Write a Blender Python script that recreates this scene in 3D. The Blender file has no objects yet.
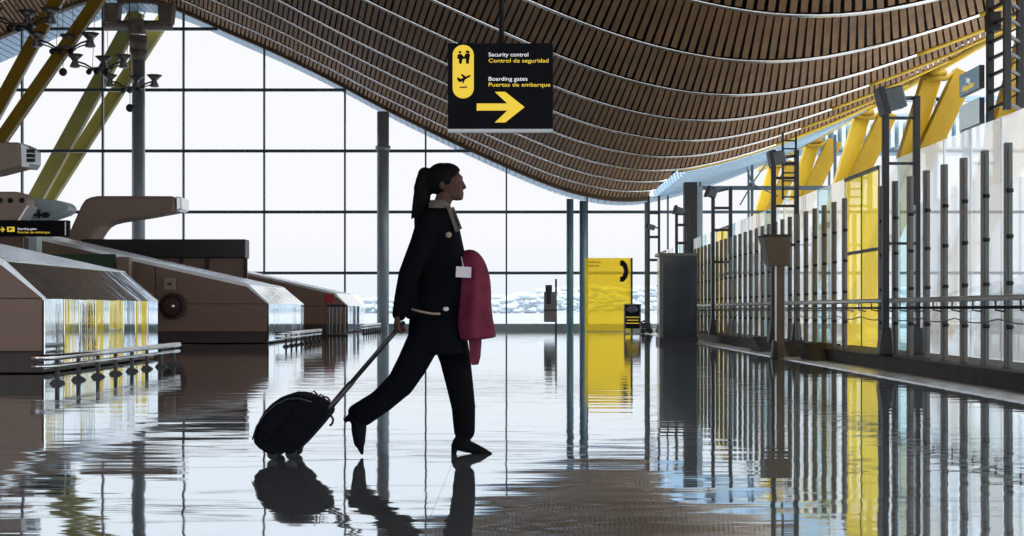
import bpy, bmesh, math, random
from mathutils import Vector, Matrix
random.seed(7)
C = bpy.context.scene.collection
SKY = .99; BACK = .5
F = 1490.0; EYE = 0.855; VX = 515.0; HY = 310.0
def P(px, py, D):
    return Vector(((px-VX)*D/F, D, EYE+(HY-py)*D/F))
def X_(px, D): return (px-VX)*D/F
def Z_(py, D): return EYE+(HY-py)*D/F

# ------------------------------------------------------------------ materials
def mat(name, col, rough=0.5, metal=0.0, spec=0.5, var=0.0, scale=8.0, bump=0.0, coat=0.0, stretch=(1,1,1), rvar=0.0):
    m = bpy.data.materials.new(name); m.use_nodes = True
    nt = m.node_tree; b = nt.nodes['Principled BSDF']
    b.inputs['Base Color'].default_value = (*col, 1)
    b.inputs['Roughness'].default_value = rough
    b.inputs['Metallic'].default_value = metal
    b.inputs['Specular IOR Level'].default_value = spec
    b.inputs['Coat Weight'].default_value = coat
    tc = nt.nodes.new('ShaderNodeTexCoord'); mp = nt.nodes.new('ShaderNodeMapping')
    mp.inputs['Scale'].default_value = stretch
    nz = nt.nodes.new('ShaderNodeTexNoise'); nz.inputs['Scale'].default_value = scale; nz.inputs['Detail'].default_value = 4
    nt.links.new(tc.outputs['Object'], mp.inputs['Vector']); nt.links.new(mp.outputs['Vector'], nz.inputs['Vector'])
    if var > 0:
        r = nt.nodes.new('ShaderNodeValToRGB')
        r.color_ramp.elements[0].position = 0.3; r.color_ramp.elements[1].position = 0.7
        r.color_ramp.elements[0].color = (*[c*(1-var) for c in col], 1)
        r.color_ramp.elements[1].color = (*[min(1, c*(1+var)) for c in col], 1)
        nt.links.new(nz.outputs['Fac'], r.inputs['Fac']); nt.links.new(r.outputs['Color'], b.inputs['Base Color'])
    if rvar > 0:
        mr = nt.nodes.new('ShaderNodeMapRange'); mr.inputs['To Min'].default_value = max(0, rough-rvar); mr.inputs['To Max'].default_value = rough+rvar
        nt.links.new(nz.outputs['Fac'], mr.inputs['Value']); nt.links.new(mr.outputs['Result'], b.inputs['Roughness'])
    if bump > 0:
        bp = nt.nodes.new('ShaderNodeBump'); bp.inputs['Distance'].default_value = bump
        nt.links.new(nz.outputs['Fac'], bp.inputs['Height']); nt.links.new(bp.outputs['Normal'], b.inputs['Normal'])
    return m

def glass_mat(name, tint, opaque=0.0, milk=(0.9, 0.93, 0.95), gloss=0.12, rough=0.02):
    """see-through sheet: tinted transparency, a share of milky scatter, a Fresnel reflection"""
    m = bpy.data.materials.new(name); m.use_nodes = True
    nt = m.node_tree; N = nt.nodes; L = nt.links
    N.remove(N['Principled BSDF']); out = N['Material Output']
    tr = N.new('ShaderNodeBsdfTransparent'); tr.inputs['Color'].default_value = (*tint, 1)
    tl = N.new('ShaderNodeBsdfTranslucent'); tl.inputs['Color'].default_value = (*milk, 1)
    df = N.new('ShaderNodeBsdfDiffuse'); df.inputs['Color'].default_value = (*milk, 1)
    mi = N.new('ShaderNodeMixShader'); mi.inputs['Fac'].default_value = 0.1
    L.new(tl.outputs[0], mi.inputs[1]); L.new(df.outputs[0], mi.inputs[2])
    m1 = N.new('ShaderNodeMixShader'); m1.inputs['Fac'].default_value = opaque
    L.new(tr.outputs[0], m1.inputs[1]); L.new(mi.outputs[0], m1.inputs[2])
    gl = N.new('ShaderNodeBsdfGlossy'); gl.inputs['Roughness'].default_value = rough
    fr = N.new('ShaderNodeLayerWeight'); fr.inputs['Blend'].default_value = gloss
    ms = N.new('ShaderNodeMath'); ms.operation = 'MULTIPLY'; ms.inputs[1].default_value = .35; L.new(fr.outputs['Fresnel'], ms.inputs[0])
    m2 = N.new('ShaderNodeMixShader'); L.new(ms.outputs[0], m2.inputs['Fac'])
    L.new(m1.outputs[0], m2.inputs[1]); L.new(gl.outputs[0], m2.inputs[2])
    L.new(m2.outputs[0], out.inputs['Surface'])
    return m

def floor_mat():
    m = bpy.data.materials.new('polished_stone_floor'); m.use_nodes = True
    nt = m.node_tree; N = nt.nodes; L = nt.links; b = N['Principled BSDF']
    tc = N.new('ShaderNodeTexCoord')
    # big slabs with thin joints
    br = N.new('ShaderNodeTexBrick'); br.offset = 0.0
    mpb = N.new('ShaderNodeMapping'); mpb.inputs['Rotation'].default_value = (0, 0, math.radians(0)); mpb.inputs['Location'].default_value = (0.35, 0.2, 0)
    L.new(tc.outputs['Object'], mpb.inputs['Vector']); L.new(mpb.outputs['Vector'], br.inputs['Vector'])
    br.inputs['Scale'].default_value = 1.0; br.inputs['Brick Width'].default_value = 1.8; br.inputs['Row Height'].default_value = 1.8
    br.inputs['Mortar Size'].default_value = 0.004; br.inputs['Mortar Smooth'].default_value = 0.2
    br.inputs['Color1'].default_value = (.85, .93, 1, 1); br.inputs['Color2'].default_value = (.83, .92, .99, 1); br.inputs['Mortar'].default_value = (.5, .56, .6, 1)
    nc = N.new('ShaderNodeTexNoise'); nc.inputs['Scale'].default_value = 1.6; nc.inputs['Detail'].default_value = 6
    mc = N.new('ShaderNodeMapping'); mc.inputs['Scale'].default_value = (.35, 1.4, 1)
    L.new(tc.outputs['Object'], mc.inputs['Vector']); L.new(mc.outputs['Vector'], nc.inputs['Vector'])
    mx = N.new('ShaderNodeMix'); mx.data_type = 'RGBA'; mx.blend_type = 'MULTIPLY'; mx.inputs['Factor'].default_value = .12
    L.new(br.outputs['Color'], mx.inputs[6]); L.new(nc.outputs['Fac'], mx.inputs[7])
    L.new(mx.outputs[2], b.inputs['Base Color'])
    b.inputs['IOR'].default_value = 1.8; b.inputs['Metallic'].default_value = .85
    b.inputs['Specular Tint'].default_value = (.90, .96, 1, 1)
    # wear: a little rougher in soft bands
    mr = N.new('ShaderNodeMapRange'); mr.inputs['From Min'].default_value = .35; mr.inputs['From Max'].default_value = .75
    mr.inputs['To Min'].default_value = .015; mr.inputs['To Max'].default_value = .05
    L.new(nc.outputs['Fac'], mr.inputs['Value']); L.new(mr.outputs['Result'], b.inputs['Roughness'])
    # polished stone is never quite flat
    mw = N.new('ShaderNodeMapping'); mw.inputs['Scale'].default_value = (.8, 2.2, 1)
    n1 = N.new('ShaderNodeTexNoise'); n1.inputs['Scale'].default_value = 1.15; n1.inputs['Detail'].default_value = 1.5
    L.new(tc.outputs['Object'], mw.inputs['Vector']); L.new(mw.outputs['Vector'], n1.inputs['Vector'])
    mw2 = N.new('ShaderNodeMapping'); mw2.inputs['Scale'].default_value = (.28, 3.4, 1)
    n2 = N.new('ShaderNodeTexNoise'); n2.inputs['Scale'].default_value = 4.0; n2.inputs['Detail'].default_value = 1
    L.new(tc.outputs['Object'], mw2.inputs['Vector']); L.new(mw2.outputs['Vector'], n2.inputs['Vector'])
    b1 = N.new('ShaderNodeBump'); b1.inputs['Distance'].default_value = .0034
    b2 = N.new('ShaderNodeBump'); b2.inputs['Distance'].default_value = .00035
    L.new(n1.outputs['Fac'], b1.inputs['Height']); L.new(n2.outputs['Fac'], b2.inputs['Height'])
    L.new(b1.outputs['Normal'], b2.inputs['Normal']); L.new(b2.outputs['Normal'], b.inputs['Normal'])
    return m

M = {}
M['floor'] = floor_mat()
M['outfloor'] = mat('pale_outdoor_paving', (.62, .66, .68), .6, var=.06, scale=.6)
M['slat'] = mat('bamboo_slat', (.30, .175, .095), .7, spec=.08, var=.2, scale=1.2, stretch=(3, .5, 1))
M['black'] = mat('black_backing', (.012, .011, .011), .9)
M['fascia'] = mat('brown_edge_board', (.12, .085, .055), .7, var=.1)
M['rib'] = mat('satin_aluminium_rib', (.98, .98, .98), .16, metal=1)
M['yellowrib'] = mat('yellow_painted_rib', (.72, .47, .03), .4, var=.04)
M['soffit'] = mat('corrugated_metal_soffit', (.30, .43, .56), .4, metal=.3, var=.08, scale=4)
M['mullion'] = mat('blue_grey_mullion', (.05, .08, .11), .4, metal=.3, var=.08)
M['column'] = mat('steel_column_paint', (.28, .34, .39), .38, metal=.2, var=.06, scale=3)
M['bluecol'] = mat('blue_column_paint', (.10, .22, .32), .38, var=.06, scale=3)
M['concrete'] = mat('weathered_bracket_steel', (.20, .17, .155), .7, var=.2, scale=5)
M['yellow'] = mat('yellow_strut_paint', (.78, .53, .02), .42, var=.06, scale=2)
M['oldyellow'] = mat('ochre_strut_paint', (.34, .215, .015), .5, spec=.2, var=.08, scale=2)  # darker copy of the strut yellow, shade put into the colour
M['olive'] = mat('olive_strut_paint', (.29, .26, .07), .5, spec=.2, var=.08, scale=2)
M['brown'] = mat('brown_laminate_panel', (.27, .175, .135), .45, var=.05, scale=2, stretch=(.4, 1, 3))
M['plinth'] = mat('dark_plinth', (.075, .055, .05), .5, var=.1)
M['clad'] = mat('polished_steel_cladding', (.86, .92, .97), .05, metal=1, var=.02, rvar=.02, scale=1.6, bump=.005, stretch=(1, 1.6, .12))
M['cladroof'] = mat('brushed_steel_roof', (.66, .73, .82), .22, metal=.9, var=.05, rvar=.07, scale=4, bump=.006, stretch=(.3, 3, 1))
M['edge'] = mat('pale_metal_edge', (.75, .80, .84), .3, metal=.5, var=.03)
M['seam'] = mat('dark_seam', (.03, .028, .027), .6)
M['chrome'] = mat('satin_steel_tube', (.68, .70, .73), .2, metal=1, var=.04)
M['dark'] = mat('dark_painted_steel', (.028, .031, .036), .45, metal=.2, var=.1)
M['post'] = mat('grey_anodised_post', (.17, .158, .15), .4, metal=.35, var=.15, scale=3, stretch=(1, 1, .4))
M['bolt'] = mat('black_clamp', (.012, .012, .013), .5)
M['kerb'] = mat('dark_granite_kerb', (.030, .025, .022), .6, spec=.3, var=.4, scale=4)
M['strip'] = mat('pale_granite_strip', (.92, .95, 1), .3, metal=.75, var=.15, scale=14)
M['milk'] = glass_mat('fritted_glass', (.95, .99, 1), .58, (.96, .99, 1), .12)  # white scatter stands in for the sky reflected in this screen
M['clear'] = glass_mat('clear_glass', (.96, .985, 1), 0.0, gloss=.06)
M['facade'] = glass_mat('facade_glass', (.985, .99, 1), 0.0, gloss=.04)
M['teal'] = glass_mat('green_edge_glass', (.55, .86, .88), .10, (.6, .85, .88), .15)
M['yglass'] = glass_mat('yellow_tinted_glass', (.97, .70, .06), .72, (.98, .76, .10), .08)
M['yphone'] = glass_mat('yellow_film_glass', (.97, .80, .20), .4, (.98, .85, .25), .04)
M['sign'] = mat('black_sign_face', (.006, .007, .010), .6, spec=.12)
M['signyellow'] = mat('sign_yellow_print', (.85, .60, .05), .5)
M['signwhite'] = mat('sign_white_print', (.82, .82, .84), .5)
M['signedge'] = mat('sign_light_edge', (.70, .72, .76), .35, metal=.3)
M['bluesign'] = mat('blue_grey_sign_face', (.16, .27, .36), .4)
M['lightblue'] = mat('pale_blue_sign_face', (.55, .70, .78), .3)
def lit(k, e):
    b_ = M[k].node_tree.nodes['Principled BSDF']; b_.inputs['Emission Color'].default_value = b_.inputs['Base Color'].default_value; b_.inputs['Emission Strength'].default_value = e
lit('signyellow', .6); lit('signwhite', .6); lit('bluesign', .55); lit('lightblue', .45)  # sign print is backlit; glow added to blue faces that get little light
M['red'] = mat('red_panel', (.45, .03, .03), .5)
M['maroon'] = mat('maroon_hose_reel', (.085, .028, .028), .5, var=.2)
M['green'] = mat('dark_green_board', (.018, .06, .025), .5, var=.1)
M['blackboard'] = mat('black_fascia', (.014, .017, .022), .4)
M['duct'] = mat('taupe_duct_shell', (.40, .30, .26), .5, var=.05, scale=2)
M['bluewhite'] = mat('pale_blue_moulding', (.50, .60, .66), .4, var=.08)
M['cabinet'] = mat('dark_glass_cabinet', (.035, .047, .055), .12, var=.3, scale=1.5, spec=.8)
M['wood'] = mat('brown_veneer_box', (.13, .10, .085), .5, var=.15, scale=3, stretch=(1, 1, 4))
M['lampgrey'] = mat('grey_floodlight', (.10, .12, .135), .4, metal=.4, var=.1)
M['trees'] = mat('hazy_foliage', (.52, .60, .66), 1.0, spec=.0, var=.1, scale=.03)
M['apron'] = mat('pale_apron', (.27, .30, .33), .7, spec=.2, var=.15, scale=.02, stretch=(.3, 2, 1))
M['cup'] = mat('dull_metal_reflector', (.16, .155, .16), .35, metal=.6, var=.2)
M['cable'] = mat('steel_cable', (.12, .13, .14), .4, metal=.6)
M['skin'] = mat('skin', (.075, .036, .028), .6, spec=.2, var=.06, scale=12)
M['hair'] = mat('dark_brown_hair', (.003, .0025, .003), .7, spec=.1, var=.3, scale=60, stretch=(1, 1, .15), bump=.004)
M['coat'] = mat('black_wool_coat', (.0025, .003, .0045), .9, spec=.08, var=.15, scale=30)
M['trouser'] = mat('black_trouser_cloth', (.003, .004, .007), .9, spec=.08, var=.15, scale=30)
M['boot'] = mat('black_leather_boot', (.003, .0045, .008), .65, spec=.1, var=.2, scale=20)
M['collar'] = mat('pale_shirt_collar', (.13, .11, .11), .8)
M['pink'] = mat('raspberry_pink_cloth', (.135, .022, .045), .85, spec=.1, var=.2, scale=9, bump=.02)
M['badge'] = mat('white_badge', (.62, .60, .68), .5)
M['belt'] = mat('tan_belt', (.28, .22, .16), .5)
M['case'] = mat('black_suitcase_cloth', (.004, .005, .009), .85, spec=.1, var=.25, scale=40, bump=.002)
M['rubber'] = mat('black_rubber', (.012, .012, .013), .7)
M['handle'] = mat('dark_telescopic_tube', (.05, .052, .06), .35, metal=.6)

# ------------------------------------------------------------------ mesh builder
def wl(o):
    v = Vector((0, 0, 0))
    while o is not None:
        v += o.location; o = o.parent
    return v
class MB:
    def __init__(s): s.v = []; s.f = []; s.smooth = []
    def add(s, vs, fs, smooth=False):
        b = len(s.v); s.v += [Vector(x) for x in vs]; s.f += [[b+i for i in f] for f in fs]; s.smooth += [smooth]*len(fs); return s
    def box(s, x0, x1, y0, y1, z0, z1):
        return s.add([(x0,y0,z0),(x1,y0,z0),(x1,y1,z0),(x0,y1,z0),(x0,y0,z1),(x1,y0,z1),(x1,y1,z1),(x0,y1,z1)],
            [(0,3,2,1),(4,5,6,7),(0,1,5,4),(1,2,6,5),(2,3,7,6),(3,0,4,7)])
    def cbox(s, c, sx, sy, sz, R=None):
        vs = []
        for k in ((-1,-1,-1),(1,-1,-1),(1,1,-1),(-1,1,-1),(-1,-1,1),(1,-1,1),(1,1,1),(-1,1,1)):
            v = Vector((k[0]*sx/2, k[1]*sy/2, k[2]*sz/2))
            if R is not None: v = R @ v
            vs.append(Vector(c)+v)
        return s.add(vs, [(0,3,2,1),(4,5,6,7),(0,1,5,4),(1,2,6,5),(2,3,7,6),(3,0,4,7)])
    def beam(s, a, b, w, h, up=(0, 1, 0)):
        a, b = Vector(a), Vector(b); d = (b-a).normalized(); u = Vector(up); u = (u-d*u.dot(d)).normalized(); r = d.cross(u)
        vs = []
        for p in (a, b):
            for i, j in ((-1,-1),(1,-1),(1,1),(-1,1)): vs.append(p + r*(i*w/2) + u*(j*h/2))
        return s.add(vs, [(0,3,2,1),(4,5,6,7),(0,1,5,4),(1,2,6,5),(2,3,7,6),(3,0,4,7)])
    def tube(s, pts, r, n=8, cap=True):
        pts = [Vector(p) for p in pts]; rs = r if isinstance(r, (list, tuple)) else [r]*len(pts)
        vs = []; ref = None
        for i, p in enumerate(pts):
            d = (pts[min(i+1, len(pts)-1)] - pts[max(i-1, 0)]).normalized()
            if ref is None:
                ref = Vector((0, 0, 1)) if abs(d.z) < .9 else Vector((0, 1, 0))
            a = (ref - d*ref.dot(d)).normalized(); ref = a; b = d.cross(a)
            for k in range(n):
                t = 2*math.pi*k/n; vs.append(p + (a*math.cos(t)+b*math.sin(t))*rs[i])
        fs = []
        for i in range(len(pts)-1):
            for k in range(n):
                k2 = (k+1) % n; fs.append((i*n+k, i*n+k2, (i+1)*n+k2, (i+1)*n+k))
        if cap: fs.append(tuple(reversed(range(n)))); fs.append(tuple((len(pts)-1)*n+k for k in range(n)))
        return s.add(vs, fs, True)
    def rings(s, rings, cap=True):
        n = len(rings[0]); vs = [p for r in rings for p in r]; fs = []
        for i in range(len(rings)-1):
            for k in range(n):
                k2 = (k+1) % n; fs.append((i*n+k, i*n+k2, (i+1)*n+k2, (i+1)*n+k))
        if cap: fs.append(tuple(reversed(range(n)))); fs.append(tuple((len(rings)-1)*n+k for k in range(n)))
        return s.add(vs, fs, True)
    def prism(s, poly, y0, y1):            # poly: (x,z) points, extruded along y
        n = len(poly); vs = [(x, y0, z) for x, z in poly]+[(x, y1, z) for x, z in poly]
        fs = [tuple(range(n)), tuple(reversed(range(n, 2*n)))]+[(i, n+i, n+(i+1) % n, (i+1) % n) for i in range(n)]
        return s.add(vs, fs)
    def prismx(s, poly, x0, x1):           # poly: (y,z)
        n = len(poly); vs = [(x0, y, z) for y, z in poly]+[(x1, y, z) for y, z in poly]
        fs = [tuple(range(n)), tuple(reversed(range(n, 2*n)))]+[(i, n+i, n+(i+1) % n, (i+1) % n) for i in range(n)]
        return s.add(vs, fs)
    def ell(s, c, rx, ry, rz, nu=20, nv=12, R=None):
        vs = []; fs = []; c = Vector(c)
        for j in range(1, nv):
            ph = math.pi*j/nv
            for i in range(nu):
                th = 2*math.pi*i/nu
                v = Vector((rx*math.sin(ph)*math.cos(th), ry*math.sin(ph)*math.sin(th), rz*math.cos(ph)))
                vs.append(c+(R @ v if R is not None else v))
        t = Vector((0, 0, rz)); b = -t
        if R is not None: t = R @ t; b = R @ b
        vs += [c+t, c+b]; T = len(vs)-2; B = T+1
        for i in range(nu):
            i2 = (i+1) % nu
            fs.append((T, i, i2)); fs.append((B, (nv-2)*nu+i2, (nv-2)*nu+i))
            for j in range(nv-2): fs.append((j*nu+i, (j+1)*nu+i, (j+1)*nu+i2, j*nu+i2))
        return s.add(vs, fs, True)
    def limb(s, pts, rs, n=16):            # tapered tube with round ends
        s.tube(pts, rs, n)
        for p, r in zip(pts, rs): s.ell(p, r*.995, r*.995, r*.995, n, 10)
        return s
    def build(s, name, m, parent=None, smooth=None, bevel=0.0, bseg=2):
        off = wl(parent) if parent is not None else Vector((0, 0, 0))
        me = bpy.data.meshes.new(name); me.from_pydata([v-off for v in s.v], [], s.f); me.validate()
        me.materials.append(M[m] if isinstance(m, str) else m)
        bm = bmesh.new(); bm.from_mesh(me); bmesh.ops.recalc_face_normals(bm, faces=bm.faces[:]); bm.to_mesh(me); bm.free()
        if len(me.polygons) == len(s.smooth):
            me.polygons.foreach_set('use_smooth', [bool(x) if smooth is None else smooth for x in s.smooth])
        o = bpy.data.objects.new(name, me); C.objects.link(o); o.parent = parent
        if bevel > 0:
            md = o.modifiers.new('bevel', 'BEVEL'); md.width = bevel; md.segments = bseg; md.limit_method = 'ANGLE'
        return o
def bake(o):
    dg = bpy.context.evaluated_depsgraph_get(); me = bpy.data.meshes.new_from_object(o.evaluated_get(dg)); o.modifiers.clear(); o.data = me; return o
def remesh(o, voxel, it=4, fac=.5):
    r = o.modifiers.new('r', 'REMESH'); r.mode = 'VOXEL'; r.voxel_size = voxel; r.use_smooth_shade = True
    sm = o.modifiers.new('s', 'SMOOTH'); sm.factor = fac; sm.iterations = it
    return bake(o)
def tag(o, label, cat=None, group=None, kind=None):
    if label: o['label'] = label
    if cat: o['category'] = cat
    if group: o['group'] = group
    if kind: o['kind'] = kind
    return o
def struct(o, label=None):
    o['kind'] = 'structure'
    if label: o['label'] = label
    return o
def empty(name, loc, label, cat, group=None):
    o = bpy.data.objects.new(name, None); C.objects.link(o); o.location = loc; o.empty_display_size = .2
    return tag(o, label, cat, group)
def sempty(name, loc, label=None):
    o = bpy.data.objects.new(name, None); C.objects.link(o); o.location = loc
    return struct(o, label)
def kids(o): return [c for c in list(bpy.data.objects) if c.parent == o]
def copy_tree(o, parent=None):
    c = o.copy(); C.objects.link(c); c.parent = parent
    for ch in kids(o): copy_tree(ch, c)
    return c
def text(name, body, m, loc, size, parent, width=None, rot=(math.pi/2, 0, 0), bold=.0, thick=.003, align='LEFT'):
    cu = bpy.data.curves.new(name, 'FONT'); cu.body = body; cu.size = size; cu.extrude = thick; cu.offset = bold; cu.align_x = align
    t = bpy.data.objects.new(name, cu); C.objects.link(t)
    bpy.context.view_layer.update()
    me = bpy.data.meshes.new_from_object(t.evaluated_get(bpy.context.evaluated_depsgraph_get()))
    bpy.data.objects.remove(t); me.materials.clear(); me.materials.append(M[m])
    if width:
        xs = [v.co.x for v in me.vertices]; k = width/(max(xs)-min(xs))
        for v in me.vertices: v.co.x *= k
    o = bpy.data.objects.new(name, me); C.objects.link(o); o.parent = parent
    o.location = Vector(loc)-wl(parent); o.rotation_euler = rot
    return o

# ------------------------------------------------------------------ roof profile
PR = [(-17.1,13.75),(-14.5,13.1),(-13.07,12.4),(-10.8,11.45),(-7.5,9.83),(-6,9.0),(-1.6,6.87),(2.25,5.25),(4.79,4.79),(5.65,4.87),(6.69,5.05),(7.73,5.33),(8.8,5.67),(9.84,6.05),(10.6,6.34),(11.98,6.94),(13.5,7.7),(17,9.4)]
PR = [(-34.2-x, h) for x, h in reversed(PR[1:10])]+PR
def _raw(x):
    for i in range(len(PR)-1):
        if PR[i][0] <= x <= PR[i+1][0]:
            x0, y0 = PR[i]; x1, y1 = PR[i+1]
            a = PR[max(i-1, 0)]; d = PR[min(i+2, len(PR)-1)]
            m0 = (y1-a[1])/(x1-a[0]); m1 = (d[1]-y0)/(d[0]-x0)
            h = x1-x0; t = (x-x0)/h
            return (2*t**3-3*t*t+1)*y0+(t**3-2*t*t+t)*h*m0+(-2*t**3+3*t*t)*y1+(t**3-t*t)*h*m1
    return PR[0][1] if x < PR[0][0] else PR[-1][1]
def roofz(x):
    return EYE + sum(_raw(x+k*.5) for k in (-2, -1, 0, 1, 2))/5
RX1 = 12.5; RX0 = -27.0
D0, DP = 24.4, 4.5
FAR = 64.5
# arc-length stations for slats
st = []; x = RX0
while x < RX1-.1:
    st.append(x); dz = (roofz(x+.05)-roofz(x-.05))/.1; x += (.155 if x > 0 else .155+.03*min(1, -x/4))/math.sqrt(1+dz*dz)
def skin_strip(mb, xs, y0, y1, dz):
    vs = []; fs = []
    for x in xs: vs += [(x, y0, roofz(x)+dz), (x, y1, roofz(x)+dz)]
    for i in range(len(xs)-1): fs.append((2*i, 2*i+1, 2*i+3, 2*i+2))
    mb.add(vs, fs, True)
ribD = [D0+DP*k for k in range(-8, 9)]
bays = [(a, a+DP) for a in ribD]
bays[-1] = (bays[-1][0], FAR+.0)
NX, ND = 5.7, 51.8            # the notch: beyond ND the vault stops right of NX
ceil = MB(); back = MB()
LEAN = [(-200, -.9), (40, -.7), (110, -.2), (170, .05), (240, .12), (370, .23), (470, .42), (560, .48), (620, .42), (700, .31), (780, .15), (870, .0), (950, -.17), (1100, -.30), (1400, -.5)]
def fan(x, D):                 # plan direction dX/dD of a slat: they fan out across each bay
    px = max(-190, min(1390, VX+F*x/max(D, 20)))
    for (p0, l0), (p1, l1) in zip(LEAN[:-1], LEAN[1:]):
        if p0 <= px <= p1: L_ = l0+(l1-l0)*(px-p0)/(p1-p0)
    h = roofz(x)-EYE; hp = (roofz(x+.1)-roofz(x-.1))/.2; D = max(D, 20)
    return max(-.5, min(.5, (x-L_*h)/(D*(1-L_*hp))))
for a, b in bays:
    for x in st:
        b2 = b
        if x > NX and a >= ND-.5: continue
        if x > NX: b2 = min(b, ND)
        dm = (a+b2)/2; m_ = fan(x, dm); j = random.uniform(-.012, .012); q = []
        for yy in (a+.09, b2-.09):
            xx = min(max(x+m_*(yy-dm), RX0), RX1 if b2 <= ND or x > NX else NX)
            sl = (roofz(xx+.05)-roofz(xx-.05))/.1; t = Vector((1, 0, sl)).normalized(); n = Vector((-t.z, 0, t.x)); c = Vector((xx, yy, roofz(xx)+j)); hw = .055 if x > -2 else .062
            q += [c-t*hw, c+t*hw, c+t*hw+n*.03, c-t*hw+n*.03]
        ceil.add(q, [(0,1,2,3),(7,6,5,4),(0,4,5,1),(1,5,6,2),(2,6,7,3),(3,7,4,0)])
ceiling = struct(ceil.build('ceiling', 'slat'), 'undulating vault of narrow brown slats')
xs = [RX0+i*.5 for i in range(int((RX1-RX0)/.5)+1)]
skin_strip(back, [x for x in xs if x <= NX+.3], ribD[0], FAR, .22)
skin_strip(back, [x for x in xs if x >= NX+.3-.5], ribD[0], ND, .22)
back.build('backing', 'black', ceiling)
fa = MB(); vs = []; fs = []; xs = [RX0+i*.4 for i in range(int((NX+.2-RX0)/.4)+1)]
for i, x in enumerate(xs):
    vs += [(x, FAR-.16, roofz(x)-.16), (x, FAR-.16, roofz(x)+.3), (x, FAR+.24, roofz(x)-.16), (x, FAR+.24, roofz(x)+.3)]
    if i: k_ = 4*(i-1); fs += [(k_, k_+1, k_+5, k_+4), (k_+2, k_+6, k_+7, k_+3), (k_, k_+4, k_+6, k_+2), (k_+1, k_+3, k_+7, k_+5)]
n_ = len(vs); xs_ = [NX+.0+(RX1-NX)*i/24 for i in range(25)]
for i, x in enumerate(xs_):
    vs += [(x, ND+.0, roofz(x)-.10), (x, ND, roofz(x)+.3), (x, ND+.15, roofz(x)-.10), (x, ND+.15, roofz(x)+.3)]
    if i: k_ = n_+4*(i-1); fs += [(k_, k_+1, k_+5, k_+4), (k_+2, k_+6, k_+7, k_+3), (k_, k_+4, k_+6, k_+2), (k_+1, k_+3, k_+7, k_+5)]
fa.add(vs, fs); fa.build('edge_fascia', 'fascia', ceiling)
ribs = []
for i, d in enumerate(ribD+[FAR-.05]):
    x1 = NX if d > ND else RX1
    n = 110; pts = [(RX0+(x1-RX0)*k/n, d, roofz(RX0+(x1-RX0)*k/n)-.02) for k in range(n+1)]
    mb = MB(); mb.tube(pts, .045, 8); r = struct(mb.build('trim_%d' % (i+1), 'rib'), 'thin metal rib crossing the slatted vault')
    if i > 6 and d <= ND:
        m2 = MB(); q = [(9.0+(x1-9.0)*k/12, d, roofz(9.0+(x1-9.0)*k/12)-.03) for k in range(13)]
        m2.tube(q, .05, 8); m2.build('rib_end', 'yellowrib', r)
# yellow edge beam along the right of the vault and the curved edge of the notch
mb = MB(); mb.tube([(RX1, y, roofz(RX1)-.05) for y in (-10, 20, 50, 76)], .13, 10)
struct(mb.build('trim_30', 'yellow'), 'yellow tube along the right edge of the vault')
mb = MB(); pts = [(NX+(RX1-NX)*k/24, ND, roofz(NX+(RX1-NX)*k/24)-.02) for k in range(25)]; mb.tube(pts, .07, 8)
struct(mb.build('trim_31', 'yellowrib'), 'yellow tube along the cut edge of the vault')
# overhang beyond the glass: corrugated soffit
mb = MB(); n = 0
xx = RX0
while xx < 14:
    s = (roofz(xx+.05)-roofz(xx-.05))/.1; t = Vector((1, 0, s)).normalized(); nn = Vector((-t.z, 0, t.x)); c = Vector((xx, 0, roofz(xx)-.06))
    p = [c-t*.13, c+t*.13, c+t*.13+nn*.06, c-t*.13+nn*.06]
    mb.add([q+Vector((0, FAR+.25, 0)) for q in p]+[q+Vector((0, 68.2, 0)) for q in p], [(0,1,2,3),(7,6,5,4),(0,4,5,1),(1,5,6,2),(2,6,7,3),(3,7,4,0)])
    xx += .30/math.sqrt(1+s*s)
sof = struct(mb.build('trim_32', 'soffit'), 'corrugated metal underside of the roof overhang')
mb = MB(); xs2 = [RX0+i*.5 for i in range(83)]; skin_strip(mb, xs2, FAR+.25, 68.2, .0); mb.build('soffit_sheet', 'soffit', sof)
# louvres over the notch
mb = MB()
for k in range(13):
    y = ND+.9+k*.95
    pts = [(NX+.3+(13-NX)*i/16, y, roofz(NX+.3+(13-NX)*i/16)+.05) for i in range(17)]
    for p, q in zip(pts[:-1], pts[1:]): mb.beam(p, q, .10, .34, up=(0, .5, 1))
struct(mb.build('trim_33', 'soffit'), 'blue grey louvres over the roof opening')

# ------------------------------------------------------------------ ground, floor, trees
mb = MB(); mb.box(-45, 5.9, -14, 66, -.3, 0); floor = struct(mb.build('floor', 'floor'))
mb = MB(); mb.box(5.9, 30, -14, 66, -.3, .06); struct(mb.build('floor_right', 'outfloor'), 'pale floor beyond the barrier')
mb = MB(); mb.box(-600, 700, 66, 900, -.4, -.1); struct(mb.build('ground', 'apron'), 'pale apron outside')
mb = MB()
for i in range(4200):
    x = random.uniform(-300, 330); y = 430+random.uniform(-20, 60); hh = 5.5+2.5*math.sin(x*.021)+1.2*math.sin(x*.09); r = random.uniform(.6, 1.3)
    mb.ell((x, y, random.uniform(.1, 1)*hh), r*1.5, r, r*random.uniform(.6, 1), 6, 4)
tag(mb.build('distant_trees', 'trees'), 'hazy line of trees far beyond the glass', 'trees', kind='stuff')

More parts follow.
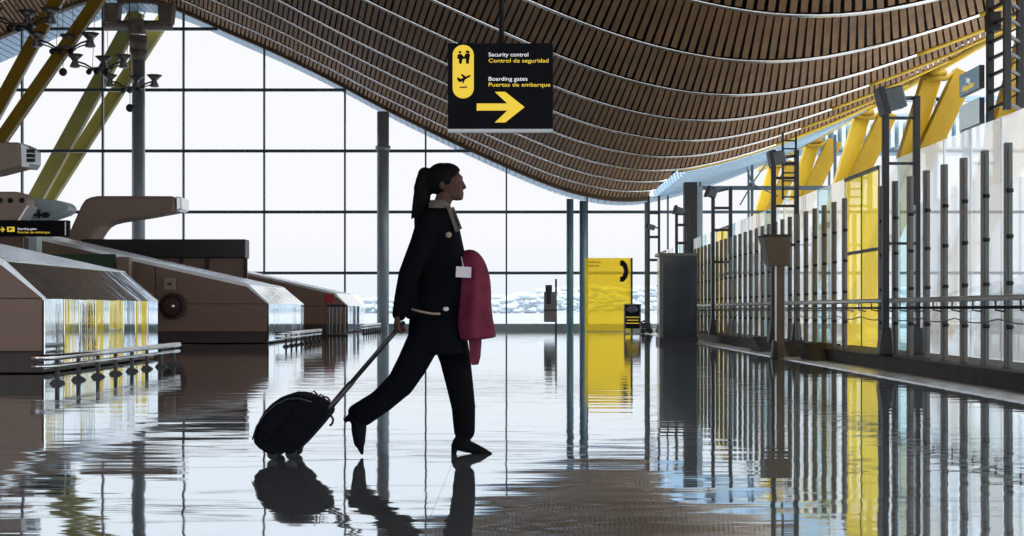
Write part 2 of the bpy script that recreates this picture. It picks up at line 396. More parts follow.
# ------------------------------------------------------------------ far glazed wall
mxs = [345-80.7*k for k in range(-9, 7)]; mxs = sorted(mxs)          # mullion pixels at the far wall
mX = [X_(p, FAR) for p in mxs]
tz = [Z_(y, FAR) for y in (273, 212, 151, 90, 29, -32)]
def topz(x): return roofz(x)-.03 if x < 13.5 else roofz(13.5)+.3
for i in range(len(mX)-1):
    a, b = mX[i], mX[i+1]
    w = sempty('window_%d' % (i+1), ((a+b)/2, FAR, 0), 'bay of the tall glass wall')
    fr = MB(); za = topz(a)
    fr.box(a-.034, a+.034, FAR-.10, FAR+.10, 0, za)
    for z in tz:
        if z < min(topz(a), topz(b))-.1 or z < topz((a+b)/2):
            # clip transom under the curved roof
            xs3 = [a+(b-a)*k/12 for k in range(13)]; ok = [x for x in xs3 if topz(x) > z+.03]
            if len(ok) > 1: fr.box(min(ok), max(ok), FAR-.07, FAR+.09, z-.062, z+.062)
    fr.build('window_frame', 'mullion', w)
    g = MB(); xs3 = [a+(b-a)*k/8 for k in range(9)]
    g.add([(x, FAR, .28) for x in xs3]+[(x, FAR, topz(x)) for x in xs3], [(k, k+1, 10+k, 9+k) for k in range(8)])
    g.build('glass_pane', 'facade', w)
mb = MB(); mb.box(-30, 24, FAR-.2, FAR+.2, 0, .26); struct(mb.build('baseboard_far', 'column'), 'grey sill band at the foot of the glass wall')
# posts with spider cable crossing at right of far wall
def column(px, w_px, D, ytop, name, m, ybot=None, depth=None):
    X = X_(px, D); w = w_px*D/F; mb = MB(); zt = Z_(ytop, D)
    mb.tube([(X, D, 0), (X, D, zt)], w/2, 20); return mb
mb = column(383, 12, 63.4, 112, 'c', 'column'); mb.tube([(X_(383,63.4), 63.4, Z_(150,63.4)), (X_(383,63.4), 63.4, Z_(146,63.4))], .32, 20)
struct(mb.build('column_1', 'column'), 'tall round grey column in front of the glass wall')
mb = column(570, 7, 63.6, 199, 'c', 'column'); struct(mb.build('column_2', 'bluecol'))
mb = column(583, 7, 63.6, 201, 'c', 'column'); struct(mb.build('column_3', 'bluecol'))
# T-headed column on the left
D = 63.2; t = sempty('column_4', (X_(138.5, D), D, 0), 'tall column with a T-shaped head')
mb = column(138.5, 13, D, 58, 'c', 'column'); mb.build('shaft', 'column', t)
mb = MB(); c = P(138.5, 45, D); mb.tube([P(138.5, 62, D), P(138.5, 50, D)], [.26, .36], 20); mb.tube([P(138.5, 50, D), P(138.5, 36, D)], .36, 20); mb.build('collar', 'concrete', t)
mb = MB(); mb.tube([P(104, 25, D), P(172, 25, D)], .2, 14); mb.build('crossbar', 'concrete', t)
mb = MB(); a = P(131, 33, D); b = P(145, 20, D); mb.box(a.x, b.x, D-.35, D+.35, a.z, b.z); mb.build('saddle', 'concrete', t, bevel=.04)
for s0 in (106, 160):
    mb = MB(); mb.prism([(X_(s0, D), Z_(24, D)), (X_(s0+13, D), Z_(24, D)), (X_(s0+15, D), Z_(4, D)), (X_(s0-1, D), Z_(4, D))], D-.3, D+.3); mb.build('bracket', 'concrete', t, bevel=.03)
mb = MB(); mb.tube([P(118, 3, D), P(125, 1, D), P(139, 0, D), P(153, 1, D), P(160, 3, D)], .14, 8); mb.build('tie_bar', 'concrete', t)
# dark column right of centre
mb = MB(); Dc = 50.5; mb.box(X_(684.5, Dc), X_(697.5, Dc), Dc, Dc+.45, 0, Z_(182, Dc)); o = struct(mb.build('column_5', 'dark', bevel=.02), 'dark square column behind the dark cabinet')
mb = MB(); mb.box(X_(697.7, Dc), X_(703, Dc), Dc+.1, Dc+.4, 0, Z_(186, Dc)); mb.build('casing', 'column', o)
mb = MB(); Dx = 62.5; mb.box(X_(645, Dx), X_(650, Dx), Dx, Dx+.25, 0, Z_(202, Dx)); struct(mb.build('column_6', 'mullion'), 'slim dark post at the corner of the glass wall')

# right-hand far glazing frame with cable stars
D = 60.0
fr = sempty('window_40', (10, D, 0), 'steel framed glazing beyond the right-hand barrier')
mb = MB()
for px in (700, 752, 835): mb.box(X_(px-1.3, D), X_(px+1.3, D), D-.05, D+.05, 0, roofz(min(12.4, X_(px, D)))-.1)
mb.box(X_(697, D), X_(838, D), D-.07, D+.07, Z_(190, D), Z_(186, D))
mb.build('window_frame', 'mullion', fr)
mb = MB(); c = P(752, 184, D-.4)
for q in ((742, 150), (770, 158), (740, 205), (778, 196)): mb.tube([c, P(q[0], q[1], D-.1)], .03, 6)
mb.ell(c, .12, .12, .12, 10, 8); mb.build('cable_star', 'mullion', fr)
mb = MB(); mb.add([(X_(697, D), D, .1), (X_(838, D), D, .1), (X_(838, D), D, 6.0), (X_(697, D), D, 5.4)], [(0, 1, 2, 3)]); mb.build('glass_pane', 'facade', fr)

# ------------------------------------------------------------------ yellow struts
def strut(parent, a, b, w, h, m):
    mb = MB(); mb.beam(a, b, w, h, up=(0, 1, 0)); return mb.build('strut', m, parent, bevel=.03)
for i, D in enumerate((36, 45, 54, 63, 72)):
    g = sempty('column_%d' % (10+i), (10.1, D, 0), 'pair of leaning yellow struts carrying the roof edge')
    zt = roofz(RX1)-.25
    strut(g, (10.2, D, .06), (RX1+.05, D, zt), .55, .45, 'yellow')
    strut(g, (9.7, D-.7, .06), (RX1+.85, D-.7, zt+.1), .62, .45, 'oldyellow')
    mb = MB(); mb.tube([(RX1-.45, D-.8, zt+.02), (RX1-.15, D-.85, zt-.12), (RX1+.25, D-.85, zt-.1), (RX1+.5, D-.8, zt+.05)], .07, 8); mb.tube([(RX1-.3, D-.35, zt+.1), (RX1+.4, D-.35, zt+.1)], .16, 10)
    mb.build('joint', 'oldyellow', g)
D = 84.0
t = empty('outdoor_canopy', (X_(900, D), D, -.1), 'pale blue slatted canopy outside, seen between the yellow struts', 'canopy')
mb = MB()
for k_ in range(34): xx = X_(790+k_*8, D); mb.box(xx-.1, xx+.1, D-1.5, D+1.5, Z_(150, D), Z_(128-k_*.3, D))
mb.build('slat', 'bluewhite', t)
mb = MB()
for yy in (98, 116, 130, 152): mb.box(X_(780, D), X_(1075, D), D-.2, D+.2, Z_(yy+3.5, D), Z_(yy-1.5, D))
for px in (785, 860, 935, 1010, 1070): mb.box(X_(px, D), X_(px+3, D), D-.2, D+.2, -.1, Z_(98, D))
mb.build('frame', 'soffit', t)
# left struts
def lstrut(name, pts, D, wpx, m, lab, zbot=0.0):
    (x0, y0), (x1, y1) = pts; a = P(x0, y0, D); b = P(x1, y1, D); d = b-a
    # run down to the floor and up to the roof
    k0 = (zbot-a.z)/d.z; A = a+d*k0
    k = 0.0
    while (a+d*k).z < roofz((a+d*k).x)-.1 and k < 6: k += .02
    B = a+d*k; mb = MB(); w = wpx*D/F; mb.beam(A, B, w, w*.3, up=(0, 1, 0)); o = mb.build(name, m, bevel=.03)
    e = MB(); off = Vector((w*.52, -w*.12, 0)); e.beam(A+off, B+off, .05, .05); e.build('edge_light', 'edge', o)  # pale strip added as the highlight along the strut's edge
    return struct(o, lab)
lstrut('column_20', ((-4, 112), (57, 0)), 54, 14.5, 'oldyellow', 'ochre strut leaning to the right')
lstrut('column_21', ((12, 124), (98, 0)), 53, 14.0, 'oldyellow', 'ochre strut leaning to the right')
lstrut('column_22', ((38, 195), (144, 0)), 68, 16, 'olive', 'olive strut outside the glass', -.1)
lstrut('column_23', ((51, 195), (176, 0)), 68.9, 14, 'olive', 'olive strut outside the glass', -.1)

# ------------------------------------------------------------------ light clusters on wires
def cluster():
    D = 48.5; X = -16.0; c = Vector((X, D, EYE+9.55))
    r = empty('light_cluster', c, 'hanging cluster of metal uplighter cups on curved arms, first of the row', 'light fixture', 'hanging light clusters at upper left')
    mb = MB(); pts = [c+Vector((.34*math.cos(2*math.pi*q/20), .34*math.sin(2*math.pi*q/20), -.30)) for q in range(21)]
    mb.tube(pts, .045, 8, cap=False); mb.build('ring', 'cup', r)
    for ux, uy in ((-.92, -.2), (.05, .28), (.92, -.1)):
        q = c+Vector((ux, uy, 0))
        mb = MB(); mb.tube([c+Vector((ux*.3, uy*.3, -.28)), c+Vector((ux*.62, uy*.6, -.10)), q], .035, 8); mb.tube([c+Vector((ux*.3, uy*.3, -.34)), c+Vector((ux*.6, uy*.6, -.22)), q+Vector((0, 0, -.12))], .025, 8); arm = mb.build('arm', 'dark', r)
        mb = MB(); mb.tube([q+Vector((0, 0, -.26)), q+Vector((0, 0, -.22)), q+Vector((0, 0, -.02)), q+Vector((0, 0, .04)), q+Vector((0, 0, .24))], [.15, .20, .10, .13, .33], 10); mb.build('cup', 'cup', arm)
    for ux in (-.34, -.05, .3):
        mb = MB(); qq = c+Vector((ux, -.25, -.40)); mb.ell(qq, .10, .10, .10, 10, 8); mb.tube([qq, qq+Vector((0, -.12, -.06))], [.09, .11], 10); mb.build('spot_lamp', 'dark', r)
    mb = MB()
    for dx, dy in ((-.3, 0), (.3, .1)): mb.tube([c+Vector((dx, dy, -.25)), c+Vector((dx*.4, dy, roofz(X)-c.z))], .012, 5)
    mb.build('wire', 'cable', r)
    return r
cl = cluster()
labs = ['hanging cluster of metal uplighter cups, second in the row, in front of the ochre struts', 'hanging cluster of metal uplighter cups, third in the row, left of the T-headed column', 'hanging cluster of metal uplighter cups, last in the row, over the T-headed column']
tag(cl, 'hanging cluster of metal uplighter cups nearest the corner of the picture, against the slats')
for i, d in enumerate((52.8, 57.3, 62.2)):
    o = copy_tree(cl); o.location = Vector((-15.95, d, EYE+9.55)); o['label'] = labs[i]
for i, (px, py) in enumerate(((63, 72), (130, 108))):
    D = 47; c = P(px, py, D)
    mb = MB(); mb.ell(c, .13, .13, .13, 14, 10); mb.tube([c, (c.x-.02, c.y, roofz(c.x)-.05)], .01, 5)
    tag(mb.build('hanging_sphere', 'dark'), ['small dark ball hanging on a wire between the ochre struts', 'small dark ball hanging on a wire beside the T-headed column'][i], 'hanging sphere', 'small hanging balls')

# ------------------------------------------------------------------ check-in islands
def island(D1, D2, label, xl, name='check_in_island', hose=False):
    r = empty(name, (-8, D1, 0), label, 'check-in counter', 'check-in islands along the left')
    xr = -6.27; x1 = -6.85; z0 = 1.01; z1 = 1.51; sl = .225
    zl = z1+(x1-xl)*sl
    prof = [(xl, .28), (xr+.0, .28), (xr, z0), (x1, z1), (xl, zl)]
    mb = MB(); mb.prism([(xl, .02), (xr-.06, .02), (xr-.06, .30), (xl, .30)], D1+.05, D2-.05); mb.build('plinth', 'plinth', r)
    mb = MB(); mb.prism([(xl, .30), (xr-.05, .30), (xr-.05, z0), (x1-.02, z1-.05), (xl, zl-.05)], D1, D2); mb.build('body', 'brown', r)
    mb = MB(); mb.box(xl, xr-.05, D1-.006, D1+.02, z0-.008, z0+.008); mb.box(xl, xr-.05, D1-.008, D1+.02, .292, .31)
    for k in range(1, 12):
        xv = xr-2.9*k
        if xv < xl: break
        mb.box(xv-.012, xv+.012, D1-.006, D1+.02, .3, z1-.05+(x1-xv)*sl)
    mb.build('panel_joint', 'seam', r)
    n = 8; w = (D2-D1)/n
    for k in range(n):
        y0 = D1+k*w+.015; y1 = D1+(k+1)*w-.015; tw = [.012, -.02, .016, -.008, .02, -.016, .01, -.012][k]
        mb = MB(); mb.add([(xr-.03, y0, .06), (xr-.03, y1, .06), (xr+tw*.5, y1, .06), (xr-tw*.5, y0, .06), (xr-.03, y0, z0), (xr-.03, y1, z0), (xr+tw*.5, y1, z0), (xr-tw*.5, y0, z0)],
            [(0,1,2,3),(4,5,6,7),(0,1,5,4),(1,2,6,5),(2,3,7,6),(3,0,4,7)])
        mb.build('cladding_panel', 'clad', r, bevel=.006)
        mb = MB(); mb.prism([(xr-.05, z0-.03), (xr+.01, z0), (x1, z1), (x1-.05, z1-.05)], y0, y1); mb.build('sloping_panel', 'clad', r, bevel=.004)
    # roof sheets (ribbed) over the top
    mb = MB()
    for k in range(16):
        y0 = D1+(D2-D1)*k/16; y1 = D1+(D2-D1)*(k+1)/16; j = .012*(k % 2)
        mb.prism([(xl, zl-.03), (x1, z1-.03), (x1, z1+.01+j), (xl, zl+.01+j)], y0+.01, y1-.005)
    mb.build('roof_sheet', 'cladroof', r)
    mb = MB(); mb.prism([(xl, zl-.06), (x1, z1-.06), (x1, z1+.03), (xl, zl+.03)], D1-.02, D1+.03)
    mb.prism([(x1, z1-.05), (xr, z0-.03), (xr+.015, z0), (x1+.02, z1+.03)], D1-.02, D1+.0)
    mb.build('edge_trim', 'edge', r)
    return r
i1 = island(19.9, 26.2, 'nearest brown check-in island with polished steel end, at the left edge', -13.0)
i2 = island(38.0, 44.3, 'second brown check-in island, with a round hose reel on its face', -26.0)
i3 = island(56.0, 62.3, 'farthest brown check-in island, behind the row of trolley bars', -24.0)

def bumper(D1, D2, label, n=8):
    r = empty('bumper_rail', (-5.35, D1, 0), label, 'bumper rail', 'low steel bumper rails beside the check-in islands')
    for z, rr in ((.31, .045), (.21, .03)):
        mb = MB(); mb.tube([(-5.52, D1-.3, z), (-5.38, D1-.28, z), (-5.3, D1-.1, z), (-5.3, D2+.3, z)], rr*.85, 10); mb.build('tube', 'chrome', r)
    for k in range(n):
        y = D1+(D2-D1)*k/(n-1)
        mb = MB(); mb.box(-5.335, -5.295, y-.025, y+.025, 0.0, .28); mb.prism([(-5.40, .0), (-5.23, .0), (-5.24, .02), (-5.29, .05), (-5.36, .05)], y-.035, y+.035); mb.build('foot', 'dark', r)
    return r
bumper(17.3, 23.2, 'low steel bumper rail with dark feet beside the nearest check-in island')
bumper(34.6, 40.4, 'low steel bumper rail with dark feet beside the second check-in island')
bumper(52.4, 58.4, 'low steel bumper rail beside the farthest check-in island')

# hose reel + small box on island 2
D = 37.9
r = empty('hose_reel', P(172, 306, D), 'round maroon fire hose reel on the face of the second island', 'hose reel')
mb = MB(); c = P(172, 306, D-.15); mb.tube([c, c+Vector((0, .16, 0))], .34, 28); mb.build('drum', 'maroon', r, bevel=.02)
mb = MB(); n = 28; mb.tube([c+Vector((.25*math.cos(2*math.pi*k/n), -.02, .25*math.sin(2*math.pi*k/n))) for k in range(n+1)], .035, 6, cap=False); mb.build('hose', 'rubber', r)
mb = MB(); mb.tube([c+Vector((0, -.05, 0)), c+Vector((0, .05, 0))], .07, 14); mb.build('hub', 'chrome', r)
mb = MB(); a = P(164, 290, D-.08); b = P(175, 278, D-.08); mb.box(a.x, b.x, D-.09, D-.005, a.z, b.z); o = mb.build('alarm_box', 'duct', bevel=.01)
tag(o, 'small square alarm box above the round hose reel', 'alarm box')
mb = MB(); c = P(169.5, 284, D-.1); mb.cbox(c, .10, .02, .06); mb.build('face_plate', 'maroon', o)
# green board and post between islands 1 and 2
D = 36.8
mb = MB(); a = P(40, 274, D); b = P(115, 254, D); mb.box(a.x, b.x, D, D+.12, a.z, b.z); mb.box(a.x+.1, a.x+.2, D+.02, D+.1, 0, a.z); mb.box(b.x-.3, b.x-.2, D+.02, D+.1, 0, a.z)
tag(mb.build('green_board', 'green', bevel=.01), 'long dark green board behind the roof of the nearest island', 'board')
mb = MB(); mb.box(X_(118, D), X_(130, D), D-.1, D+.2, 0, Z_(257, D)); tag(mb.build('brown_pillar', 'brown', bevel=.01), 'narrow brown upright between the green board and the hose reel', 'post')
# black fascia kiosk behind island 2
D = 46.5
r = empty('display_kiosk', (X_(165, D), D, 0), 'long kiosk with black fascia behind the second island', 'kiosk')
mb = MB(); a = P(83, 258, D); b = P(246.5, 239.5, D); mb.box(a.x, b.x, D-.2, D+.5, a.z, b.z); mb.build('fascia', 'blackboard', r, bevel=.02)
mb = MB(); mb.box(a.x, X_(245, D), D, D+.4, 0, a.z); mb.build('body', 'brown', r)
mb = MB()
for px in (118, 180, 205.5, 244): mb.box(X_(px, D), X_(px+3.5, D), D-.06, D+.02, 0, a.z)
mb.build('upright', 'blackboard', r)
# low counter behind island 2-3
# trolley bars / barrier gate near island 3
D = 49.5
r = empty('bar_gate', (X_(337, D), D, 0), 'cluster of upright steel bars in front of the farthest island', 'barrier')
for px, w in ((328.5, 2.2), (332, 1.6), (336, 1.8), (340, 1.8), (344.5, 2.2)):
    mb = MB(); mb.box(X_(px-w/2, D), X_(px+w/2, D), D-.05, D+.05, 0, Z_(305, D)); mb.build('upright', 'post', r)
mb = MB(); mb.box(X_(327, D), X_(346, D), D-.06, D+.06, Z_(307, D), Z_(304.5, D)); mb.build('top_bar', 'dark', r)
mb = MB(); mb.box(X_(325, D), X_(348, D), D-.2, D+.2, 0, .05); mb.build('base_plate', 'dark', r)
mb = MB(); D = 49.0; mb.box(X_(324, D), X_(334.5, D), D-.02, D+.02, Z_(302.5, D), Z_(294, D)); 
rn = mb.build('red_notice', 'red'); mb = MB(); mb.box(X_(325.4, D), X_(326.2, D), D-.02, D+.02, 0, Z_(302, D)); mb.build('post', 'dark', rn)
tag(rn, 'small red notice on a thin post beside the steel bars', 'notice')

# ------------------------------------------------------------------ air ducts over the counters
D = 50.0
def curve_prism(pix, D, thick, name, m, parent=None, bev=.05):
    mb = MB(); mb.prism([(X_(a, D), Z_(b, D)) for a, b in pix], D-thick/2, D+thick/2); return mb.build(name, m, parent, bevel=bev, bseg=3)
r = empty('air_duct', (X_(85, D), D, 0), 'big taupe air duct bent like an elbow with a silver outlet', 'air duct', 'air ducts over the check-in counters')
arm = [(66, 252), (78, 225), (86, 207), (90, 201), (95, 198.5), (102, 197.2), (150, 197.2), (179, 197.4), (180, 212), (150, 217.5), (120, 222), (112, 224), (107, 227), (103, 232), (96, 243), (92, 252)]
curve_prism(arm, D, 1.3, 'elbow', 'duct', r, .12)
curve_prism([(60, 332), (66, 252), (92, 252), (96, 332)], D, 1.2, 'riser', 'duct', r, .05)
curve_prism([(180, 197.6), (185, 198.5), (185.5, 210), (180, 212)], D, 1.2, 'outlet', 'chrome', r, .03)
D = 35.0
r = empty('air_duct', (X_(-40, D), D, 0), 'taupe air duct with slotted grille outlet at the left edge', 'air duct', 'air ducts over the check-in counters')
curve_prism([(-75, 150), (-60, 143), (25, 144), (27, 168), (0, 175), (-40, 181), (-55, 192), (-65, 330), (-100, 330), (-95, 190)], D, .8, 'elbow', 'duct', r, .06)
curve_prism([(25, 144), (32, 147), (36.5, 151), (36.5, 164), (33, 169), (26, 168.5)], D, .7, 'outlet', 'edge', r, .02)
mb = MB()
for i in range(4):
    for j in range(3):
        a = P(27.5+i*2.2, 151+j*4.6, D-.37); mb.cbox(a, .035, .06, .085)
mb.build('grille_slot', 'bolt', r)
D = 34.0
r = empty('rounded_housing', (X_(0, D), D, 0), 'round ended taupe housing with three dark holes', 'housing')
curve_prism([(-60, 192.5), (20, 192.5), (27, 194), (31, 199), (31.5, 206), (28, 213), (22, 221), (-60, 221)], D, .6, 'shell', 'duct', r, .05)
curve_prism([(31.5, 206), (33.5, 207), (24, 222), (21.5, 221.5)], D, .62, 'edge_strip', 'edge', r, .005)
for px in (0.5, 10.5, 22):
    mb = MB(); c = P(px, 200.5, D-.30); mb.tube([c+Vector((0, -.02, 0)), c+Vector((0, .03, 0))], .06, 16); mb.build('hole', 'bolt', r)
mb = MB(); mb.box(X_(-40, D), X_(-15, D), D-.1, D+.3, 0, Z_(221, D)); mb.build('stand', 'duct', r)
D = 36.0
r = empty('moulded_hood', (X_(50, D), D, 0), 'pale blue moulded hood with a tapering round nose', 'hood')
curve_prism([(28, 198.5), (60, 201), (69, 203), (73, 207), (73, 211), (68, 215), (56, 219), (44, 222), (28, 224)], D, .7, 'shell', 'bluewhite', r, .08)
mb = MB(); mb.box(X_(30, D), X_(38, D), D-.1, D+.3, 0, Z_(222, D)); mb.build('stand', 'bluewhite', r)
mb = MB(); mb.tube([P(29, 214.8, D-.4), P(50, 214.8, D-.4)], .03, 8); mb.cbox(P(46, 215, D-.4), .12, .1, .13); mb.cbox(P(39, 214, D-.4), .03, .1, .2); mb.build('bracket', 'dark', r)

# hanging sign at far left
D = 30.0
r = empty('direction_sign', P(20, 228, D), 'long black direction sign with small yellow arrow at the left edge', 'sign')
mb = MB(); a = P(-40, 236.5, D); b = P(69.5, 220.5, D); mb.box(a.x, b.x, D-.08, D+.08, a.z, b.z); mb.build('panel', 'sign', r, bevel=.01)
mb = MB(); mb.box(X_(66, D), X_(67.3, D), D-.085, D-.08, Z_(235.5, D), Z_(222, D)); mb.build('edge_strip', 'signedge', r)
mb = MB(); mb.box(X_(-30, D), X_(-28, D), D-.04, D+.04, 0, a.z); mb.box(X_(22, D), X_(23.2, D), D-.04, D+.04, 0, a.z); mb.build('leg', 'dark', r)
def arrow(x0, x1, zc, h, t, y, parent, m='signyellow', flip=1):
    mb = MB(); L = x1-x0
    mb.prism([(x0, zc-t/2), (x1-t*1.2, zc-t/2), (x1-t*1.2, zc+t/2), (x0, zc+t/2)], y-.012, y)
    mb.prism([(x1, zc), (x1-h*.50, zc+h/2), (x1-h*.50-t*1.35, zc+h/2), (x1-t*1.35-.0, zc)], y-.013, y)
    mb.prism([(x1, zc), (x1-t*1.35, zc), (x1-h*.50-t*1.35, zc-h/2), (x1-h*.50, zc-h/2)], y-.013, y)
    return mb.build('arrow', m, parent)
arrow(X_(-3, D), X_(6.5, D), Z_(229.7, D), .10, .022, D-.08, r)
mb = MB(); mb.box(X_(8.5, D), X_(16, D), D-.092, D-.08, Z_(232, D), Z_(227, D)); mb.build('pictogram', 'signyellow', r)
mb = MB(); mb.prism([(X_(10.5, D), Z_(231, D)), (X_(14.5, D), Z_(229, D)), (X_(10.5, D), Z_(228, D))], D-.095, D-.09); mb.build('pictogram_mark', 'sign', r)
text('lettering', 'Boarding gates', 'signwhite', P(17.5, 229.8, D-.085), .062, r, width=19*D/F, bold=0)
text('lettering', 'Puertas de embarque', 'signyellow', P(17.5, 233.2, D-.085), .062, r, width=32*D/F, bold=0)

# ------------------------------------------------------------------ main hanging sign
D = 20.0; s = D/F
r = empty('direction_sign', (X_(501, D), D, Z_(132, D)), 'black hanging sign with big yellow arrow to security control and boarding gates', 'sign')
mb = MB(); mb.box(X_(448, D), X_(553, D), D-.06, D+.06, Z_(129.5, D), Z_(44, D)); mb.build('panel', 'sign', r, bevel=.008)
mb = MB(); mb.box(X_(448, D), X_(553, D), D-.065, D+.065, Z_(132.5, D), Z_(129.5, D)); mb.build('bottom_edge', 'signedge', r)
mb = MB(); mb.tube([(X_(501.5, D), D, Z_(44, D)), (X_(501.5, D), D, roofz(X_(501.5, D))+.1)], .035, 12); mb.build('pole', 'black', r)
def q(u, v): return (X_(430+u/4.464, D), Z_(20+v/4.464, D))   # zoomed crop coordinates of the sign
mb = MB(); pts = []
for k in range(13): a = math.pi*k/12; pts.append(q(149+47*math.cos(a), 160-45*math.sin(a)))
for k in range(13): a = math.pi+math.pi*k/12; pts.append(q(149+47*math.cos(a), 308-45*math.sin(a)))
mb.prism(pts, D-.072, D-.055); pl = mb.build('pictogram', 'signyellow', r)
mb = MB(); yb = D-.078
def pq(poly): mb.prism([q(*p) for p in poly], yb, D-.07)
def disc(u, v, rr): mb.prism([q(u+rr*math.cos(2*math.pi*k/12), v+rr*math.sin(2*math.pi*k/12)) for k in range(12)], yb, D-.07)
disc(135, 148, 6); disc(166, 146, 6)
pq([(125, 157), (142, 156), (151, 168), (158, 172), (156, 178), (146, 178), (142, 199), (131, 199), (130, 178), (122, 176)])
pq([(160, 154), (172, 154), (180, 160), (176, 178), (174, 199), (162, 199), (161, 178), (152, 172), (154, 166)])
pq([(172, 142), (177, 142), (176, 158), (170, 156)])
pq([(121, 262), (127, 260), (138, 267), (176, 250), (184, 252), (178, 258), (150, 274), (134, 282), (125, 274)])
pq([(138, 248), (146, 246), (166, 260), (154, 266)]); pq([(148, 270), (160, 264), (150, 286), (144, 284)])
pq([(133, 302), (166, 300), (166, 306), (133, 307)])
mb.build('pictogram_mark', 'sign', r)
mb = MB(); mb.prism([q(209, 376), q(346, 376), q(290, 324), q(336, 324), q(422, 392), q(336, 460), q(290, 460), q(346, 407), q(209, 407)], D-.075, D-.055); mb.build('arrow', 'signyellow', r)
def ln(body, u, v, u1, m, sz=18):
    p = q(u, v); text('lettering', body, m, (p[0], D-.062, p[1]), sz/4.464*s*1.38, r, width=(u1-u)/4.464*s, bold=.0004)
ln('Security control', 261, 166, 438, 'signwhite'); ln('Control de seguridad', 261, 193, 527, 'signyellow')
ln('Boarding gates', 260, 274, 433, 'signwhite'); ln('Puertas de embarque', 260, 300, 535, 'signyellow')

# ------------------------------------------------------------------ phone panel etc. at the far wall
D = 58.5
r = empty('phone_panel', (X_(608, D), D, 0), 'big translucent yellow telephone panel in front of the glass wall', 'panel')
mb = MB(); mb.box(X_(585, D), X_(631.5, D), D-.03, D+.03, 0.02, Z_(258, D)); mb.build('glass_sheet', 'yphone', r)
mb = MB(); mb.box(X_(630.8, D), X_(632.6, D), D-.05, D+.05, 0, Z_(258, D)); mb.build('edge_post', 'dark', r)
hp = [(620, 260.5), (623.5, 260.5), (627, 264), (628.5, 271), (627.5, 277), (624, 281.5), (620, 282), (620, 277), (622.5, 276), (624, 271), (622.5, 266.5), (620, 265.5)]
mb = MB(); mb.prism([(X_(a, D), Z_(b, D)) for a, b in hp], D-.045, D-.03); mb.build('handset_mark', 'sign', r)
text('lettering', 'Teléfonos', 'sign', P(586.5, 263.3, D-.035), .15, r, width=14*D/F, bold=0)
text('lettering', 'Telephones', 'sign', P(586.5, 266.8, D-.035), .15, r, width=12.5*D/F, bold=0)
D = 57.0
r = empty('payphone_stand', (X_(556, D), D, 0), 'grey payphone box on a thin pole left of the yellow panel', 'payphone')
mb = MB(); mb.box(X_(544, D), X_(556.5, D), D-.2, D+.2, Z_(322, D), Z_(292, D)); mb.build('housing', 'post', r, bevel=.03)
mb = MB(); mb.box(X_(545.5, D), X_(552, D), D-.15, D+.15, Z_(292, D), Z_(285, D)); mb.build('hood', 'dark', r, bevel=.02)
mb = MB(); mb.box(X_(547, D), X_(551, D), D-.26, D-.2, Z_(304, D), Z_(290, D)); mb.box(X_(543.5, D), X_(557, D), D-.23, D-.19, Z_(311, D), Z_(309.5, D)); mb.build('handset', 'dark', r, bevel=.02)
mb = MB(); mb.tube([(X_(556, D), D, 0), (X_(556, D), D, Z_(279, D))], .04, 8); mb.build('pole', 'dark', r)
D = 53.0
r = empty('notice_stand', (X_(632, D), D, 0), 'black notice stand with yellow lettering beside the yellow panel', 'notice stand')
mb = MB(); mb.box(X_(624.5, D), X_(640, D), D-.03, D+.03, Z_(328.5, D), Z_(304.5, D)); mb.build('board', 'sign', r)
mb = MB()
for a in (624, 639.6): mb.box(X_(a, D), X_(a+1.2, D), D-.05, D+.05, 0, Z_(304, D))
mb.box(X_(624, D), X_(640.8, D), D-.04, D+.04, Z_(305, D), Z_(304, D)); mb.box(X_(624, D), X_(640.8, D), D-.2, D+.2, 0, .03); mb.build('frame', 'post', r)
mb = MB()
for k, (a, b) in enumerate(((626, 639), (627, 638), (626, 639))): mb.box(X_(a, D), X_(b, D), D-.036, D-.03, Z_(317.5+k*3, D), Z_(316.8+k*3, D))
mb.build('lettering_line', 'signyellow', r)
mb = MB(); mb.ell(P(632, 309, D-.04), .22, .012, .13, 14, 8); mb.build('mark', 'lampgrey', r)
# luggage trolley right of it
D = 53.5
r = empty('luggage_trolley', (X_(646, D), D, 0), 'small dark luggage trolley beside the notice stand', 'trolley')
mb = MB(); mb.tube([P(641, 331, D), P(652, 329, D)], .05, 8); mb.tube([P(643, 330, D), P(641, 322, D), P(645, 321, D)], .04, 8); mb.tube([P(651, 329, D), P(649, 322, D)], .04, 8); mb.build('frame', 'dark', r)
mb = MB(); mb.cbox(P(646, 325.5, D), .32, .3, .2); mb.build('basket', 'dark', r, bevel=.03)
for px in (643, 650):
    mb = MB(); c = P(px, 333.8, D); c.z = .09; mb.tube([c-Vector((0, .15, 0)), c-Vector((0, .09, 0))], .09, 12); mb.build('wheel', 'rubber', r)

# dark cabinet
D = 38.6
r = empty('glass_cabinet', (X_(678, D), D, 0), 'tall dark glass cabinet standing left of the barrier', 'cabinet')
mb = MB(); mb.box(X_(661, D), X_(697, D), D, D+1.0, .08, Z_(256, D)); mb.build('body', 'cabinet', r)
mb = MB(); mb.box(X_(658.5, D), X_(698, D), D-.06, D+1.05, Z_(256, D), Z_(253, D)); mb.build('top', 'post', r)
mb = MB(); mb.box(X_(659.5, D), X_(698, D), D-.03, D+1.03, 0, .14); mb.build('plinth', 'dark', r)
mb = MB(); mb.box(X_(659.6, D), X_(663, D), D-.03, D+.1, .14, Z_(256, D)); mb.build('corner_post', 'post', r)

